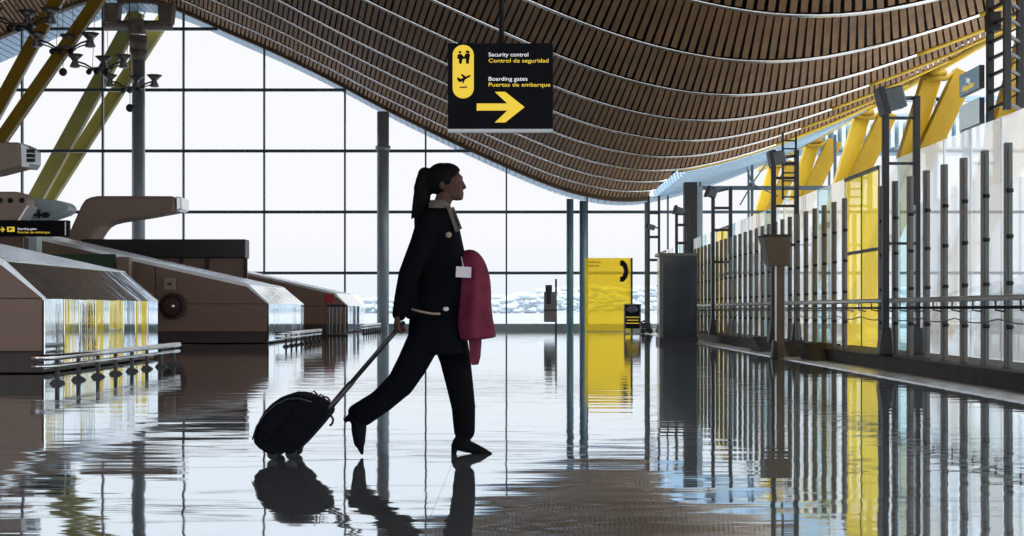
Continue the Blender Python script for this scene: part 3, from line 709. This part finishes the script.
# ------------------------------------------------------------------ kerb, barrier
mb = MB(); mb.box(4.68, 5.2, 9, 55, 0, .012); struct(mb.build('trim_40', 'strip'), 'pale granite strip along the barrier')
mb = MB()
for a, b in ((9, 26.3), (27.2, 29.6), (30.6, 46)):
    mb.prism([(5.2, 0), (5.24, .2), (5.95, .24), (5.95, 0)], a, b)
kerb = struct(mb.build('trim_41', 'kerb', bevel=.01), 'dark granite kerb under the barrier')
for i, (y, w) in enumerate(((24.6, .8), (26.7, .8), (29.9, .9))):
    mb = MB(); mb.prismx([(y, 0), (y+w*1.5, 0), (y+w*1.8, .27), (y+w*1.2, .29)], 4.95, 5.35)
    tag(mb.build('kerb_ramp', 'kerb', bevel=.01), ['slanted dark stone block at the kerb nearest the tall ladder frame', 'slanted dark stone block at the kerb right of the uplighter post', 'slanted dark stone block at the kerb behind the uplighter post'][i], 'stone block', 'slanted kerb blocks')
bar = empty('glass_barrier', (5.5, 16.6, .2), 'long barrier of tall grey posts with glass and a steel handrail', 'barrier')
PZ0, PZ1 = .2, 2.72
first = None
D = 16.62-.825*4
while D < 46:
    if not (22.9 < D < 24.5) and D > 12:
        if first is None:
            mb = MB(); mb.box(5.46, 5.54, D-.04, D+.04, PZ0, PZ1); mb.box(5.485, 5.515, D-.055, D-.04, PZ0, PZ1-.03)
            first = mb.build('post', 'post', bar, bevel=.006); p = first
            for zz in (EYE-.19, EYE+.30, EYE+.82, EYE+1.33):
                mb = MB(); mb.tube([(5.465, D-.06, zz), (5.535, D-.06, zz)], .024, 8); mb.build('clamp', 'bolt', p)
            D_first = D; base_loc = first.location.copy()
        else:
            p = first.copy(); C.objects.link(p); p.parent = bar; p.location = base_loc+Vector((0, D-D_first, 0))
            for ch in kids(first):
                c2 = ch.copy(); C.objects.link(c2); c2.parent = p
    D += .825
for z, rr, m in ((EYE+.135, .033, 'edge'), (EYE+.03, .018, 'dark')):
    mb = MB(); mb.tube([(5.36, y, z) for y in (10, 25, 45)], rr, 10); mb.build('handrail', m, bar)
mb = MB(); y = 16.62-.825*7
while y < 45: mb.tube([(5.36, y, EYE+.135), (5.36, y, EYE-.0), (5.47, y, EYE-.02)], .012, 6); y += .825
mb.build('rail_bracket', 'dark', bar)
mb = MB(); pts = []; y = 10.0
while y < 45: pts.append((5.385, y, EYE-.10-.05*abs(math.sin((y-10)*math.pi/1.65)))); y += .165
mb.tube(pts, .008, 6); mb.build('cable', 'cable', bar)
D = 16.62-.825*5; g0 = None
while D < 44.5:
    if not any(D-.05 < q_ < D+.87 for q_ in (21.15, 29.4, 39.3)) and not (22.2 < D < 24.2):
        if g0 is None:
            mb = MB(); mb.add([(5.5, D+.05, .3), (5.5, D+.775, .3), (5.5, D+.775, 2.3), (5.5, D+.05, 2.3)], [(0, 1, 2, 3)]); g0 = mb.build('glass_panel', 'clear', bar); gD = D; gl_ = g0.location.copy()
        else:
            c2 = g0.copy(); C.objects.link(c2); c2.parent = bar; c2.location = gl_+Vector((0, D-gD, 0))
    D += .825

# high screen wall of milky glass behind the barrier; one yellow bay every 18 m
WX = 6.05; WH = EYE+.397*WX
ys = [6+i*1.25 for i in range(0, 46)]
for i, y0 in enumerate(ys):
    y1 = y0+1.25
    yel = (24.6 < (y0+y1)/2 < 26.9) or (42.7 < (y0+y1)/2 < 44.9) or (60 < (y0+y1)/2 < 64)
    w = sempty('window_%d' % (60+i), (WX, y0, .06), 'tall pane of the glass screen behind the barrier')
    g = MB(); g.add([(WX, y0+.01, .08), (WX, y1-.01, .08), (WX, y1-.01, WH), (WX, y0+.01, WH)], [(0, 1, 2, 3)])
    g.build('glass_pane', 'yglass' if yel else ('teal' if i % 5 == 3 else 'milk'), w)
    g = MB(); g.box(WX-.015, WX+.015, y0-.012, y0+.012, .06, WH)
    if yel: g.box(WX-.03, WX+.03, y0, y1, WH-.06, WH); g.box(WX-.03, WX+.03, y0, y1, 1.85, 1.90)
    g.build('window_frame', 'mullion' if yel else 'edge', w)

# ladder frames with floodlights
def ladder(D, pxl, pxr, ytop, rungs, label, z1=0.21, lamp=None, truss=False):
    xl, xr = X_(pxl, D), X_(pxr, D)
    r = empty('ladder_frame', ((xl+xr)/2, D, z1), label, 'lighting frame', 'steel ladder frames along the barrier')
    zt = Z_(ytop, D)
    for x in (xl, xr):
        mb = MB(); mb.box(x-.045, x+.045, D-.05, D+.05, z1, zt); p = mb.build('upright', 'dark', r, bevel=.008)
        mb = MB(); mb.prism([(x-.12, z1), (x+.10, z1), (x+.06, z1+.40), (x-.06, z1+.40)], D-.14, D+.12); mb.build('shoe', 'dark', p, bevel=.03)
    for y in rungs:
        mb = MB(); mb.box(xl, xr, D-.03, D+.03, Z_(y+1.3, D), Z_(y-1.3, D)); mb.build('rung', 'dark', r)
    if truss:
        mb = MB(); xm = (xl+xr)/2; zz = Z_(150, D)
        for dx in (-.06, .2):
            mb.box(xm+dx-.02, xm+dx+.02, D-.1, D-.06, Z_(200, D), zt+.35)
        for k in range(8): z = Z_(198-k*8, D); mb.box(xm-.06, xm+.2, D-.1, D-.07, z, z+.03)
        mb.build('lattice', 'dark', r)
    return r
ladder(21.15, 885.5, 916.5, 96, (163.5, 243.5, 118), 'tall steel ladder frame nearest the camera, in front of the yellow pane')
ladder(29.4, 773.5, 796.5, 150, (206, 178, 163, 245), 'second steel ladder frame, behind the uplighter post', truss=True)
ladder(39.3, 713, 730.5, 187, (208, 230, 262), 'third steel ladder frame, beside the dark column')
ladder(47.4, 676.5, 688, 206, (225, 243, 214), 'fourth steel ladder frame, rising behind the dark cabinet', z1=0)
ladder(56.5, 648.5, 659, 196, (213, 237, 260), 'farthest steel ladder frame, at the corner of the glass wall', z1=0)
def flood(D, cx, cy, w, h, rot, label, armto):
    c = P(cx, cy, D-.25); r = empty('floodlight', c, label, 'floodlight', 'floodlights on the ladder frames')
    R = Matrix.Rotation(rot, 3, 'Y'); W = w*D/F; H = h*D/F
    mb = MB(); mb.cbox(c, W, .28, H, R); mb.build('housing', 'lampgrey', r, bevel=.02)
    mb = MB(); mb.cbox(c+R @ Vector((-W*.55, 0, 0)), W*.32, .34, H*1.25, R); mb.build('visor', 'dark', r, bevel=.01)
    mb = MB(); mb.tube([c, P(armto[0], armto[1], D)], .03, 8); mb.build('arm', 'dark', r)
flood(21.15, 893, 99, 20, 22, -.25, 'large floodlight on top of the nearest ladder frame', (912, 98))
flood(29.4, 778, 158, 13, 13, -.2, 'floodlight on top of the second ladder frame', (795, 156))
flood(39.3, 712, 193, 9, 9, .35, 'floodlight on top of the third ladder frame', (728, 189))
flood(47.4, 679, 211, 8, 7, .3, 'floodlight on the fourth ladder frame above the cabinet', (688, 209))
flood(56.5, 651, 227, 8, 5, .3, 'floodlight on the farthest ladder frame', (658, 228))

# hanging truss with blue signs at upper right
Dt = 25.6
r = empty('hanging_truss', (X_(1007, Dt), Dt, Z_(134, Dt)), 'black lattice truss hanging from the vault at upper right', 'truss')
legs = [(X_(990, Dt), Dt-.0, 132), (X_(1007, Dt-.8), Dt-.8, 110), (X_(1020, Dt), Dt, 108)]
for x, y, yb in legs:
    mb = MB(); mb.box(x-.055, x+.055, y-.05, y+.05, Z_(yb, y), roofz(x)+.1); mb.build('upright', 'dark', r)
mb = MB()
for k in range(7):
    yy = 10+k*16.5
    a = Vector((legs[0][0], legs[0][1], Z_(yy, Dt))); b = Vector((legs[1][0], legs[1][1], Z_(yy, Dt))); c = Vector((legs[2][0], legs[2][1], Z_(yy, Dt)))
    mb.beam(a, b, .05, .05, (0, 0, 1)); mb.beam(b, c, .05, .05, (0, 0, 1)); mb.beam(a, c+Vector((0, 0, .28)) if c.z+.28 < roofz(c.x) else c, .03, .03, (0, 0, 1))
mb.build('lattice', 'dark', r)
mb = MB(); mb.cbox(P(993, 22, Dt-.15), .22, .25, .32); mb.build('junction_box', 'bolt', r, bevel=.02)
XS = 7.98
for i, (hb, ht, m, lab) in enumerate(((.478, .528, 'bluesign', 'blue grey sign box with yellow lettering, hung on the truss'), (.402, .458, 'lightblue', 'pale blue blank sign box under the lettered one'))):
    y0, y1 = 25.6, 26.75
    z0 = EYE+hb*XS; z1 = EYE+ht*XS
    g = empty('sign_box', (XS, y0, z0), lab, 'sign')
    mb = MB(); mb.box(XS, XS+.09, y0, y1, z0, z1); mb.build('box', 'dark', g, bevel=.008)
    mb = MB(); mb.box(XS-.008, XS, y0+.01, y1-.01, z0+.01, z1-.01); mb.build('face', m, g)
    if i == 0:
        text('lettering', 'Top', 'signwhite', (XS-.012, y1-.42, z0+.19), .13, g, rot=(math.pi/2, 0, -math.pi/2), bold=.002)
        text('lettering', 'Alquiler', 'signyellow', (XS-.012, y1-.18, z0+.07), .14, g, width=.72, rot=(math.pi/2, 0, -math.pi/2), bold=.001)

# uplighter post
D = 26.3
r = empty('uplighter_post', (X_(776, D), D, 0), 'brown trapezoid box on a square post in front of the barrier', 'lamp post')
mb = MB(); z0, z1 = Z_(266, D), Z_(237, D)
a0, a1, b0, b1 = X_(768.5, D), X_(788, D), X_(762, D), X_(788.5, D)
mb.add([(a0, D-.12, z0), (a1, D-.12, z0), (a1, D+.3, z0), (a0, D+.3, z0), (b0, D-.22, z1), (b1, D-.22, z1), (b1, D+.4, z1), (b0, D+.4, z1)], [(0,3,2,1),(4,5,6,7),(0,1,5,4),(1,2,6,5),(2,3,7,6),(3,0,4,7)])
mb.build('box', 'wood', r, bevel=.01)
mb = MB(); mb.box(b0-.01, b1+.01, D-.23, D+.41, z1, z1+.035); mb.build('rim', 'seam', r)
mb = MB(); mb.box(X_(776.5, D), X_(784.5, D), D, D+.14, 0, z0); mb.build('post', 'wood', r)
mb = MB(); mb.box(X_(775.3, D), X_(776.5, D), D-.02, D+.05, .05, z0); mb.build('edge_strip', 'edge', r)
mb = MB(); mb.prism([(X_(771, D), 0), (X_(777, D), 0), (X_(776.5, D), .3), (X_(773, D), .33)], D-.1, D+.12); mb.build('shoe', 'dark', r, bevel=.02)

# bench seats beyond the glass
for i in range(3):
    D = 29.0; x = X_(992+i*14, D); z = .06
    r0 = empty('waiting_chair', (x, D, z), 'dark waiting chair of a row seen through the glass beyond the barrier', 'chair', 'waiting chairs beyond the glass')
    mb = MB(); mb.box(x-.1, x+.14, D-.22, D+.22, z+.32, z+.36); mb.build('seat', 'dark', r0)
    mb = MB(); mb.box(x-.12, x+.12, D+.18, D+.22, z+.36, z+.62); mb.build('backrest', 'dark', r0)
    for s1 in (-.09, .1):
        mb = MB(); mb.box(x+s1-.012, x+s1+.012, D-.2, D-.17, z, z+.32); mb.build('leg', 'dark', r0)

# ------------------------------------------------------------------ the walking woman
PD = 8.79
def B(px, py, dy=0.0): v = P(px, py, PD); return Vector((v.x, PD+dy, v.z))
k = PD/F
per = empty('person', (B(440, 455).x, PD, 0), 'woman in a black coat walking and pulling a suitcase, pink jacket over her arm', 'person')
def ering(pxl, pxr, py, ry, dy=0.0, n=28, sq=.85):
    x0 = B(pxl, py).x; x1 = B(pxr, py).x; cx = (x0+x1)/2; rx = (x1-x0)/2; z = B(0, py).z; out = []
    for i in range(n):
        t = 2*math.pi*i/n; c, s_ = math.cos(t), math.sin(t)
        out.append(Vector((cx+rx*math.copysign(abs(c)**sq, c), PD+dy+ry*math.copysign(abs(s_)**sq, s_), z)))
    return out
# body: head, neck, torso, arms, hands, legs joined into one surface
b = MB()
b.ell(B(444.5, 180.5), .083, .070, .094, 24, 16)                       # skull
b.ell(B(453.6, 191), .056, .050, .055, 20, 14)                       # jaw
b.ell(B(455, 181), .040, .056, .062, 18, 12)                           # face front
b.ell(B(460, 197.5), .020, .026, .018, 12, 8); b.ell(B(457, 196), .034, .038, .028, 16, 10)                        # chin
b.ell(B(462.3, 192.8), .010, .022, .0075, 12, 8)                          # upper lip
b.ell(B(462.1, 195.0), .010, .020, .007, 12, 8)                        # lower lip
b.ell(B(459.8, 177.5), .020, .045, .012, 14, 8)                        # brow
b.tube([B(460.4, 178), B(461.6, 182), B(463.3, 186.4)], [.010, .012, .016], 12)
b.ell(B(464.6, 187.4), .012, .013, .010, 12, 8); b.ell(B(462.4, 188.6), .012, .016, .008, 12, 8)                        # nose tip
for sy in (-1, 1):
    b.ell(B(458.2, 187, sy*.034), .022, .018, .022, 12, 8)             # cheek
    b.ell(B(442.5, 186, sy*.070), .016, .012, .030, 12, 10)            # ear
b.limb([B(445, 196), B(441, 206), B(438, 216)], [.050, .050, .062])
b.rings([ering(424, 452, 214, .10), ering(420, 456, 224, .17), ering(420, 460, 240, .165), ering(421, 460, 262, .15), ering(421, 457, 290, .135), ering(416, 458, 312, .16), ering(413, 459, 335, .165), ering(420, 455, 345, .12)])
RA = [B(432, 230, -.14), B(412, 274, -.22), B(402.5, 312, -.2)]        # near arm, pulls the case
LA = [B(440, 228, .17), B(445, 278, .21), B(462, 296, .02)]
b.limb(RA, [.038, .036, .026]); b.limb(LA, [.038, .036, .026])
def hand(mb, w, d, up, spread, curl, side=1, L=.17, closed=.5):
    """w wrist, d direction of palm, up = back-of-hand normal, spread = across the palm"""
    d = d.normalized(); sp = spread.normalized(); n = up.normalized()
    palm = w+d*.05
    R = Matrix((d, sp, n)).transposed()
    mb.ell(palm, .052, .040, .018, 18, 12, R)
    lens = [.068, .078, .073, .058]
    for i in range(4):
        root = w+d*.085+sp*((i-1.5)*.0205)
        ang = 0; p = root; pts = [p]; seg = lens[i]/3
        for j in range(3):
            ang += curl*(1+.15*i)
            dd = d*math.cos(ang)-n*math.sin(ang); p = p+dd*seg; pts.append(p)
        mb.limb(pts, [.0098, .0092, .0085, .0072], 10)
    t0 = w+d*.03-sp*side*.032; t1 = t0+d*.022-sp*side*.02-n*.01; t2 = t1+d*.026-n*.02*closed; t3 = t2+d*.02+sp*side*.012*closed-n*.012
    mb.limb([t0, t1, t2, t3], [.014, .0115, .0105, .009], 10)
hand(b, B(402, 313, -.2), Vector((-.25, .0, -1)), Vector((-.95, 0, .3)), Vector((0, 1, 0)), .72)
hand(b, B(462, 297, .0), Vector((-.25, -.75, -.6)), Vector((.3, -.7, .65)), Vector((.95, 0, -.2)), .45)
# legs inside the trousers
FH, FK, FA = B(443, 335, .085), B(458, 384, .08), B(462.5, 440, .08)
BH, BK, BA = B(432, 337, -.085), B(400, 385, -.09), B(359.5, 417, -.09)
b.limb([FH, FK, FA], [.085, .055, .038]); b.limb([BH, BK, BA], [.085, .055, .038])
body = b.build('body', 'skin', per); remesh(body, .0055, 3)
# eye as a small dark form
e = MB()
for sy in (-1, 1): e.ell(B(459.6, 182.6, sy*.030), .008, .012, .006, 12, 8)
e.build('eye', 'hair', per)
# hair: cap, bun and ponytail
h = MB()
h.ell(B(441.5, 179.2), .094, .080, .097, 28, 18); h.ell(B(447, 173), .082, .070, .060, 24, 14); h.ell(B(452.5, 173.5), .050, .055, .045, 20, 12); h.ell(B(431.5, 184), .046, .060, .060, 20, 12)
h.limb([B(431, 176), B(425, 174.5)], [.036, .044]); h.limb([B(425, 175), B(422.5, 188), B(422, 203), B(419.5, 215), B(415.5, 229)], [.044, .052, .048, .034, .008])
h.limb([B(421, 180, -.02), B(417, 200, -.02), B(412, 219, -.02)], [.03, .024, .006]); h.limb([B(424, 190, .01), B(424, 208, .01), B(422, 219, 0)], [.03, .02, .006])
# cut away the face
hair = h.build('hair', 'hair', per); remesh(hair, .006, 2)
me = hair.data
for v in me.vertices:
    w = v.co+wl(per); px = VX+(w.x)*F/PD; py = HY-(w.z-EYE)*F/PD
    front = 452+max(0, (181-py))*.75
    if py > 186: front = 446-(py-186)*.4
    if px > front and py > 169: v.co.x -= (px-front)*k*1.0
h2 = MB(); h2.tube([B(431, 173, 0), B(429.5, 175.8, 0), B(430, 180, 0)], .036, 14); h2.build('hair_tie', 'coat', hair)
# coat
c = MB()
c.rings([ering(429, 448, 207, .075), ering(424, 454, 212, .12), ering(418, 457, 219, .185), ering(416, 460, 230, .20), ering(415, 463, 244, .195), ering(415, 466, 258, .19), ering(413, 467, 275, .18), ering(411, 465, 292, .18), ering(408, 461, 306, .19), ering(406, 458, 319, .195)])
c.limb([B(430, 224, -.15), B(424, 245, -.19), B(411.5, 276, -.225), B(404.5, 304, -.205)], [.072, .070, .062, .050])
c.limb([B(411, 276, -.225), B(405.5, 300, -.21), B(402, 314, -.2)], [.058, .052, .043])
c.limb([B(440, 226, .15), B(441, 250, .19), B(446, 278, .2), B(457, 293, .08)], [.07, .066, .056, .045])
coat = c.build('coat', 'coat', per); remesh(coat, .009, 5)
# coat tail swinging back under the near sleeve
t = MB(); t.rings([ering(403, 425, 285, .12, -.05), ering(398, 425, 305, .14, -.05), ering(396.5, 425, 317, .15, -.05)]); tl_ = t.build('coat_tail', 'coat', per); remesh(tl_, .009, 3)
cb = MB(); cb.rings([ering(430, 447, 200.5, .058), ering(428.5, 450, 204.5, .076), ering(428, 452, 209, .10)]); cb.beam(B(449, 207, -.085), B(458, 232, -.17), .022, .03); cb.beam(B(451, 207, .08), B(459, 228, .12), .03, .02)
cb.build('shirt_collar', 'collar', per)
cb = MB(); cb.ell(B(450, 236.5, -.197), .018, .012, .018, 14, 10); cb.build('brooch', 'belt', per)
cb = MB(); pts = [B(414, 309, -.195), B(424, 311.8, -.205), B(434, 313.6, -.205), B(442, 313.6, -.2)]; cb.tube(pts, .007, 8); cb.build('belt_strip', 'belt', per)
cb = MB(); cb.ell(B(447.5, 309, -.20), .018, .012, .013, 12, 8); cb.build('buckle', 'badge', per)
# trousers
t = MB()
t.rings([ering(411, 457, 310, .16), ering(409, 459, 322, .175), ering(408, 463, 335, .185), ering(409, 467, 347, .185), ering(414, 468, 354, .17)])
t.limb([B(452, 345, .07), B(455, 362, .08), B(459, 384, .08), B(463, 408, .08), B(464, 432, .08)], [.095, .092, .082, .072, .064])
t.limb([B(424, 342, -.08), B(413, 364, -.085), B(401.5, 383, -.09), B(384, 399, -.09), B(365, 413.5, -.09)], [.100, .092, .083, .074, .068])
t.limb([B(384, 399, -.09), B(357.5, 411, -.09)], [.07, .048])
tro = t.build('trousers', 'trouser', per); remesh(tro, .009, 5)
# boots
bt = MB()
bt.limb([B(464, 428, .08), B(462.5, 441, .08)], [.055, .046]); bt.limb([B(461, 446, .08), B(473, 449.5, .08), B(485, 453.3, .08)], [.040, .034, .020]); bt.limb([B(485, 453.6, .08), B(490.5, 454.8, .08)], [.018, .010])
bt.limb([B(458, 444, .08), B(455, 447, .08)], [.038, .026])
bo = bt.build('boot', 'boot', per); remesh(bo, .006, 3)
hl = MB(); hl.tube([B(455, 446, .08), B(453.3, 454, .08), B(453.2, 457.9, .08)], [.026, .016, .015], 12); hl.build('heel', 'boot', bo)
hl = MB(); hl.ell(B(482, 456.6, .08), .062, .038, .008, 20, 8); hl.build('sole', 'rubber', bo)
bt = MB(); dy = -.09
bt.limb([B(367, 411, dy), B(359.5, 417, dy)], [.05, .046]); bt.limb([B(360.5, 420, dy), B(360.5, 430, dy), B(361, 441, dy)], [.046, .044, .034]); bt.limb([B(361, 441, dy), B(363.6, 452, dy)], [.030, .010])
bt.limb([B(357, 418, dy), B(352, 416.5, dy)], [.036, .024])
bo2 = bt.build('boot', 'boot', per); remesh(bo2, .006, 3)
hl = MB(); hl.tube([B(352, 416, dy), B(348.5, 418.2, dy), B(346, 419.6, dy)], [.022, .016, .014], 12); hl.build('heel', 'boot', bo2)
# badge
bg = MB(); bg.cbox(B(464.8, 273, -.215), .088, .006, .062, Matrix.Rotation(.05, 3, 'Y')); bdg = bg.build('name_badge', 'badge', per)
bg = MB(); bg.tube([B(462.5, 258, -.19), B(464.5, 268, -.213)], .003, 6); bg.build('strap', 'badge', bdg)
# pink jacket over the far arm
j = MB(); n = 36
def jring(pxl, pxr, py, ry, dy, w):
    x0 = B(pxl, py).x; x1 = B(pxr, py).x; cx = (x0+x1)/2; rx = (x1-x0)/2; z = B(0, py).z; out = []
    for i in range(n):
        t_ = 2*math.pi*i/n; f = 1+w*math.sin(5*t_+py*.03)
        out.append(Vector((cx+rx*math.cos(t_)*(1 if w < .01 else (1+w*.3*math.sin(5*t_))), PD+dy+ry*math.sin(t_)*f, z)))
    return out
rg = [jring(466, 473, 249.5, .04, -.02, .0), jring(461, 479.5, 253, .09, -.02, .02), jring(459, 484.5, 260, .12, -.02, .05), jring(458, 488.5, 270, .135, -.02, .07), jring(458, 491, 282, .14, -.02, .09), jring(458, 491.3, 298, .14, -.02, .11), jring(457, 491.5, 312, .14, -.02, .13), jring(456, 494, 325, .135, -.02, .15), jring(455.5, 496, 336, .13, -.02, .17)]
last = [Vector((p.x, p.y, B(0, 338+(4.5*(1-(p.x-B(456, 0).x)/(40*k)))).z)) for p in rg[-1]]
rg.append(last); j.rings(rg); jk = j.build('pink_jacket', 'pink'); 
tag(jk, 'raspberry pink jacket draped over the walking woman\'s forearm', 'jacket')
md = jk.modifiers.new('s', 'SUBSURF'); md.levels = 1; md.render_levels = 1
j = MB(); sl_ = []
for yy, aa in ((330, (468, 476, 482, 481, 474, 468)), (345, (469.5, 476, 481.5, 481, 474, 469.5)), (357, (470.5, 476, 480.5, 480, 474, 470.5)), (364.5, (472, 476, 478.5, 478.5, 474, 472))):
    sl_.append([Vector((B(a_, yy).x, PD-.05+o_, B(a_, yy).z)) for a_, o_ in zip(aa, (-.05, -.02, .05, .05, .03, -.05))])
j.rings(sl_)
j.build('sleeve', 'pink', jk)

# ------------------------------------------------------------------ suitcase
SD = 8.66
def S(px, py, dy=0.0): v = P(px, py, SD); return Vector((v.x, SD+dy, v.z))
def sq_(a_): return a_ if a_ > 290 else 290-(290-a_)*.93
sc_ = empty('suitcase', (S(285, 455).x, SD, 0), 'black wheeled cabin suitcase pulled tilted behind the woman', 'suitcase')
poly = [(270.5, 450.5), (262, 446), (255.8, 440), (256.5, 434), (259, 425), (262.5, 417), (268, 409), (275, 402), (285, 395.5), (294, 392.8), (303, 393), (312, 395.5), (321, 399.5), (329, 405), (332, 409.5), (331, 414), (318.5, 429), (306, 443), (297, 451.5), (289, 450), (284, 448), (278, 452)]
mb = MB(); mb.prism([(S(sq_(a_), b_).x, S(a_, b_).z) for a_, b_ in poly], SD-.18, SD+.18); sh = mb.build('shell', 'case', sc_, bevel=.022, bseg=4)
mb = MB(); mb.prism([(S(a_, b_).x, S(a_, b_).z) for a_, b_ in [(266, 438), (263, 434), (266, 422), (274, 410), (284, 402), (294, 399), (300, 401), (296, 410), (282, 428), (272, 440)]], SD-.205, SD-.17); mb.build('side_pocket', 'case', sc_, bevel=.02)
mb = MB(); z = [(258, 437), (262, 424), (270, 412), (280, 403), (292, 397), (304, 396.5), (316, 400)]
mb.tube([S(a_, b_, -.186) for a_, b_ in z], .005, 6); mb.build('zip', 'handle', sc_)
for a_, dy in ((276.3, -.13), (276.3, .13), (294.3, -.13), (294.3, .13)):
    c0 = S(a_, 453, dy); c0.z = .030
    mb = MB(); mb.tube([c0-Vector((0, .02, 0)), c0+Vector((0, .02, 0))], .030, 18); w_ = mb.build('wheel', 'rubber', sc_, bevel=.004)
    mb = MB(); mb.prism([(c0.x-.030, .035), (c0.x+.030, .035), (c0.x+.042, .095), (c0.x-.042, .095)], c0.y-.035, c0.y+.035); mb.build('wheel_housing', 'rubber', w_, bevel=.006)
hr = MB()
for dy in (-.085, .085):
    hr = MB(); hr.tube([S(322, 417, dy), S(331, 406.5, dy), S(352, 382, dy)], .0135, 10); hd = hr.build('handle_tube', 'handle', sc_)
    hr = MB(); hr.tube([S(352, 382, dy), S(386, 342.5, dy), S(399, 327.5, dy)], .0095, 10); hr.build('inner_tube', 'handle', hd)
hr = MB(); hr.limb([S(399.5, 326.5, -.11), S(402, 324, -.05), S(402.2, 323.5, .05), S(399.5, 326.5, .11)], [.014, .015, .015, .014], 12); hr.build('grip', 'rubber', hd)
mb = MB(); mb.tube([S(313, 396), S(311, 392.5), S(314, 391), S(317, 394), S(316, 397)], .0055, 8); mb.tube([S(319, 399, -.03), S(321, 394, -.03), S(324.5, 396.5, -.03), S(328, 397, -.03), S(331, 401, -.03)], .006, 8); mb.build('carry_strap', 'rubber', sc_)
mb = MB(); mb.tube([S(329.5, 412.5, -.1), S(333.5, 415, -.1), S(335.3, 418, -.1), S(334.5, 422, -.1), S(332, 424.5, -.1)], .007, 8); mb.build('hook', 'rubber', sc_)

# ------------------------------------------------------------------ hall enclosure out of view (behind and left)
mb = MB(); mb.box(-28.5, -28.2, ribD[0], 60, 0, 14); struct(mb.build('wall_left', 'brown'))

# ------------------------------------------------------------------ world + camera
w = bpy.data.worlds.new('World'); bpy.context.scene.world = w; w.use_nodes = True
nt = w.node_tree; N = nt.nodes; L = nt.links; bg = N['Background']
tc = N.new('ShaderNodeTexCoord'); sep = N.new('ShaderNodeSeparateXYZ'); L.new(tc.outputs['Generated'], sep.inputs[0])
# bright haze: soft ahead; strength added overhead, right and behind to light the hall
def rng(sock, a, b, lo, hi):
    m_ = N.new('ShaderNodeMapRange'); m_.interpolation_type = 'SMOOTHSTEP'
    for k_, v_ in (('From Min', a), ('From Max', b), ('To Min', lo), ('To Max', hi)): m_.inputs[k_].default_value = v_
    L.new(sock, m_.inputs['Value']); return m_.outputs['Result']
def add(a, b):
    m_ = N.new('ShaderNodeMath'); m_.operation = 'ADD'; L.new(a, m_.inputs[0]); L.new(b, m_.inputs[1]); return m_.outputs[0]
st_ = add(add(rng(sep.outputs['Z'], .24, .6, SKY, 3.2), rng(sep.outputs['X'], .35, .8, 0, 1.0)), rng(sep.outputs['Y'], -.6, .1, BACK, 0))
L.new(st_, bg.inputs['Strength'])
rmp = N.new('ShaderNodeValToRGB'); el = rmp.color_ramp.elements
el[0].position = 0.0; el[0].color = (.86, .93, 1, 1); el[1].position = .05; el[1].color = (.97, .98, 1, 1)
L.new(sep.outputs['Z'], rmp.inputs['Fac']); L.new(rmp.outputs['Color'], bg.inputs['Color'])
cd = bpy.data.cameras.new('camera'); cam = bpy.data.objects.new('camera', cd); C.objects.link(cam)
cd.sensor_width = 36; cd.lens = F/1024*36; cam.location = (0, 0, EYE); cam.rotation_euler = (math.pi/2, 0, 0)
cd.shift_x = -(VX-512)/1024; cd.shift_y = (HY-268)/1024; cd.clip_end = 2000
S_ = bpy.context.scene; S_.camera = cam
S_.view_settings.view_transform = 'Standard'; S_.view_settings.look = 'None'; S_.view_settings.gamma = 1; S_.view_settings.exposure = 0.0
S_.view_settings.use_curve_mapping = False
S_.cycles.max_bounces = 12; S_.cycles.transparent_max_bounces = 24; S_.cycles.sample_clamp_indirect = 8
S_.cycles.use_denoising = True
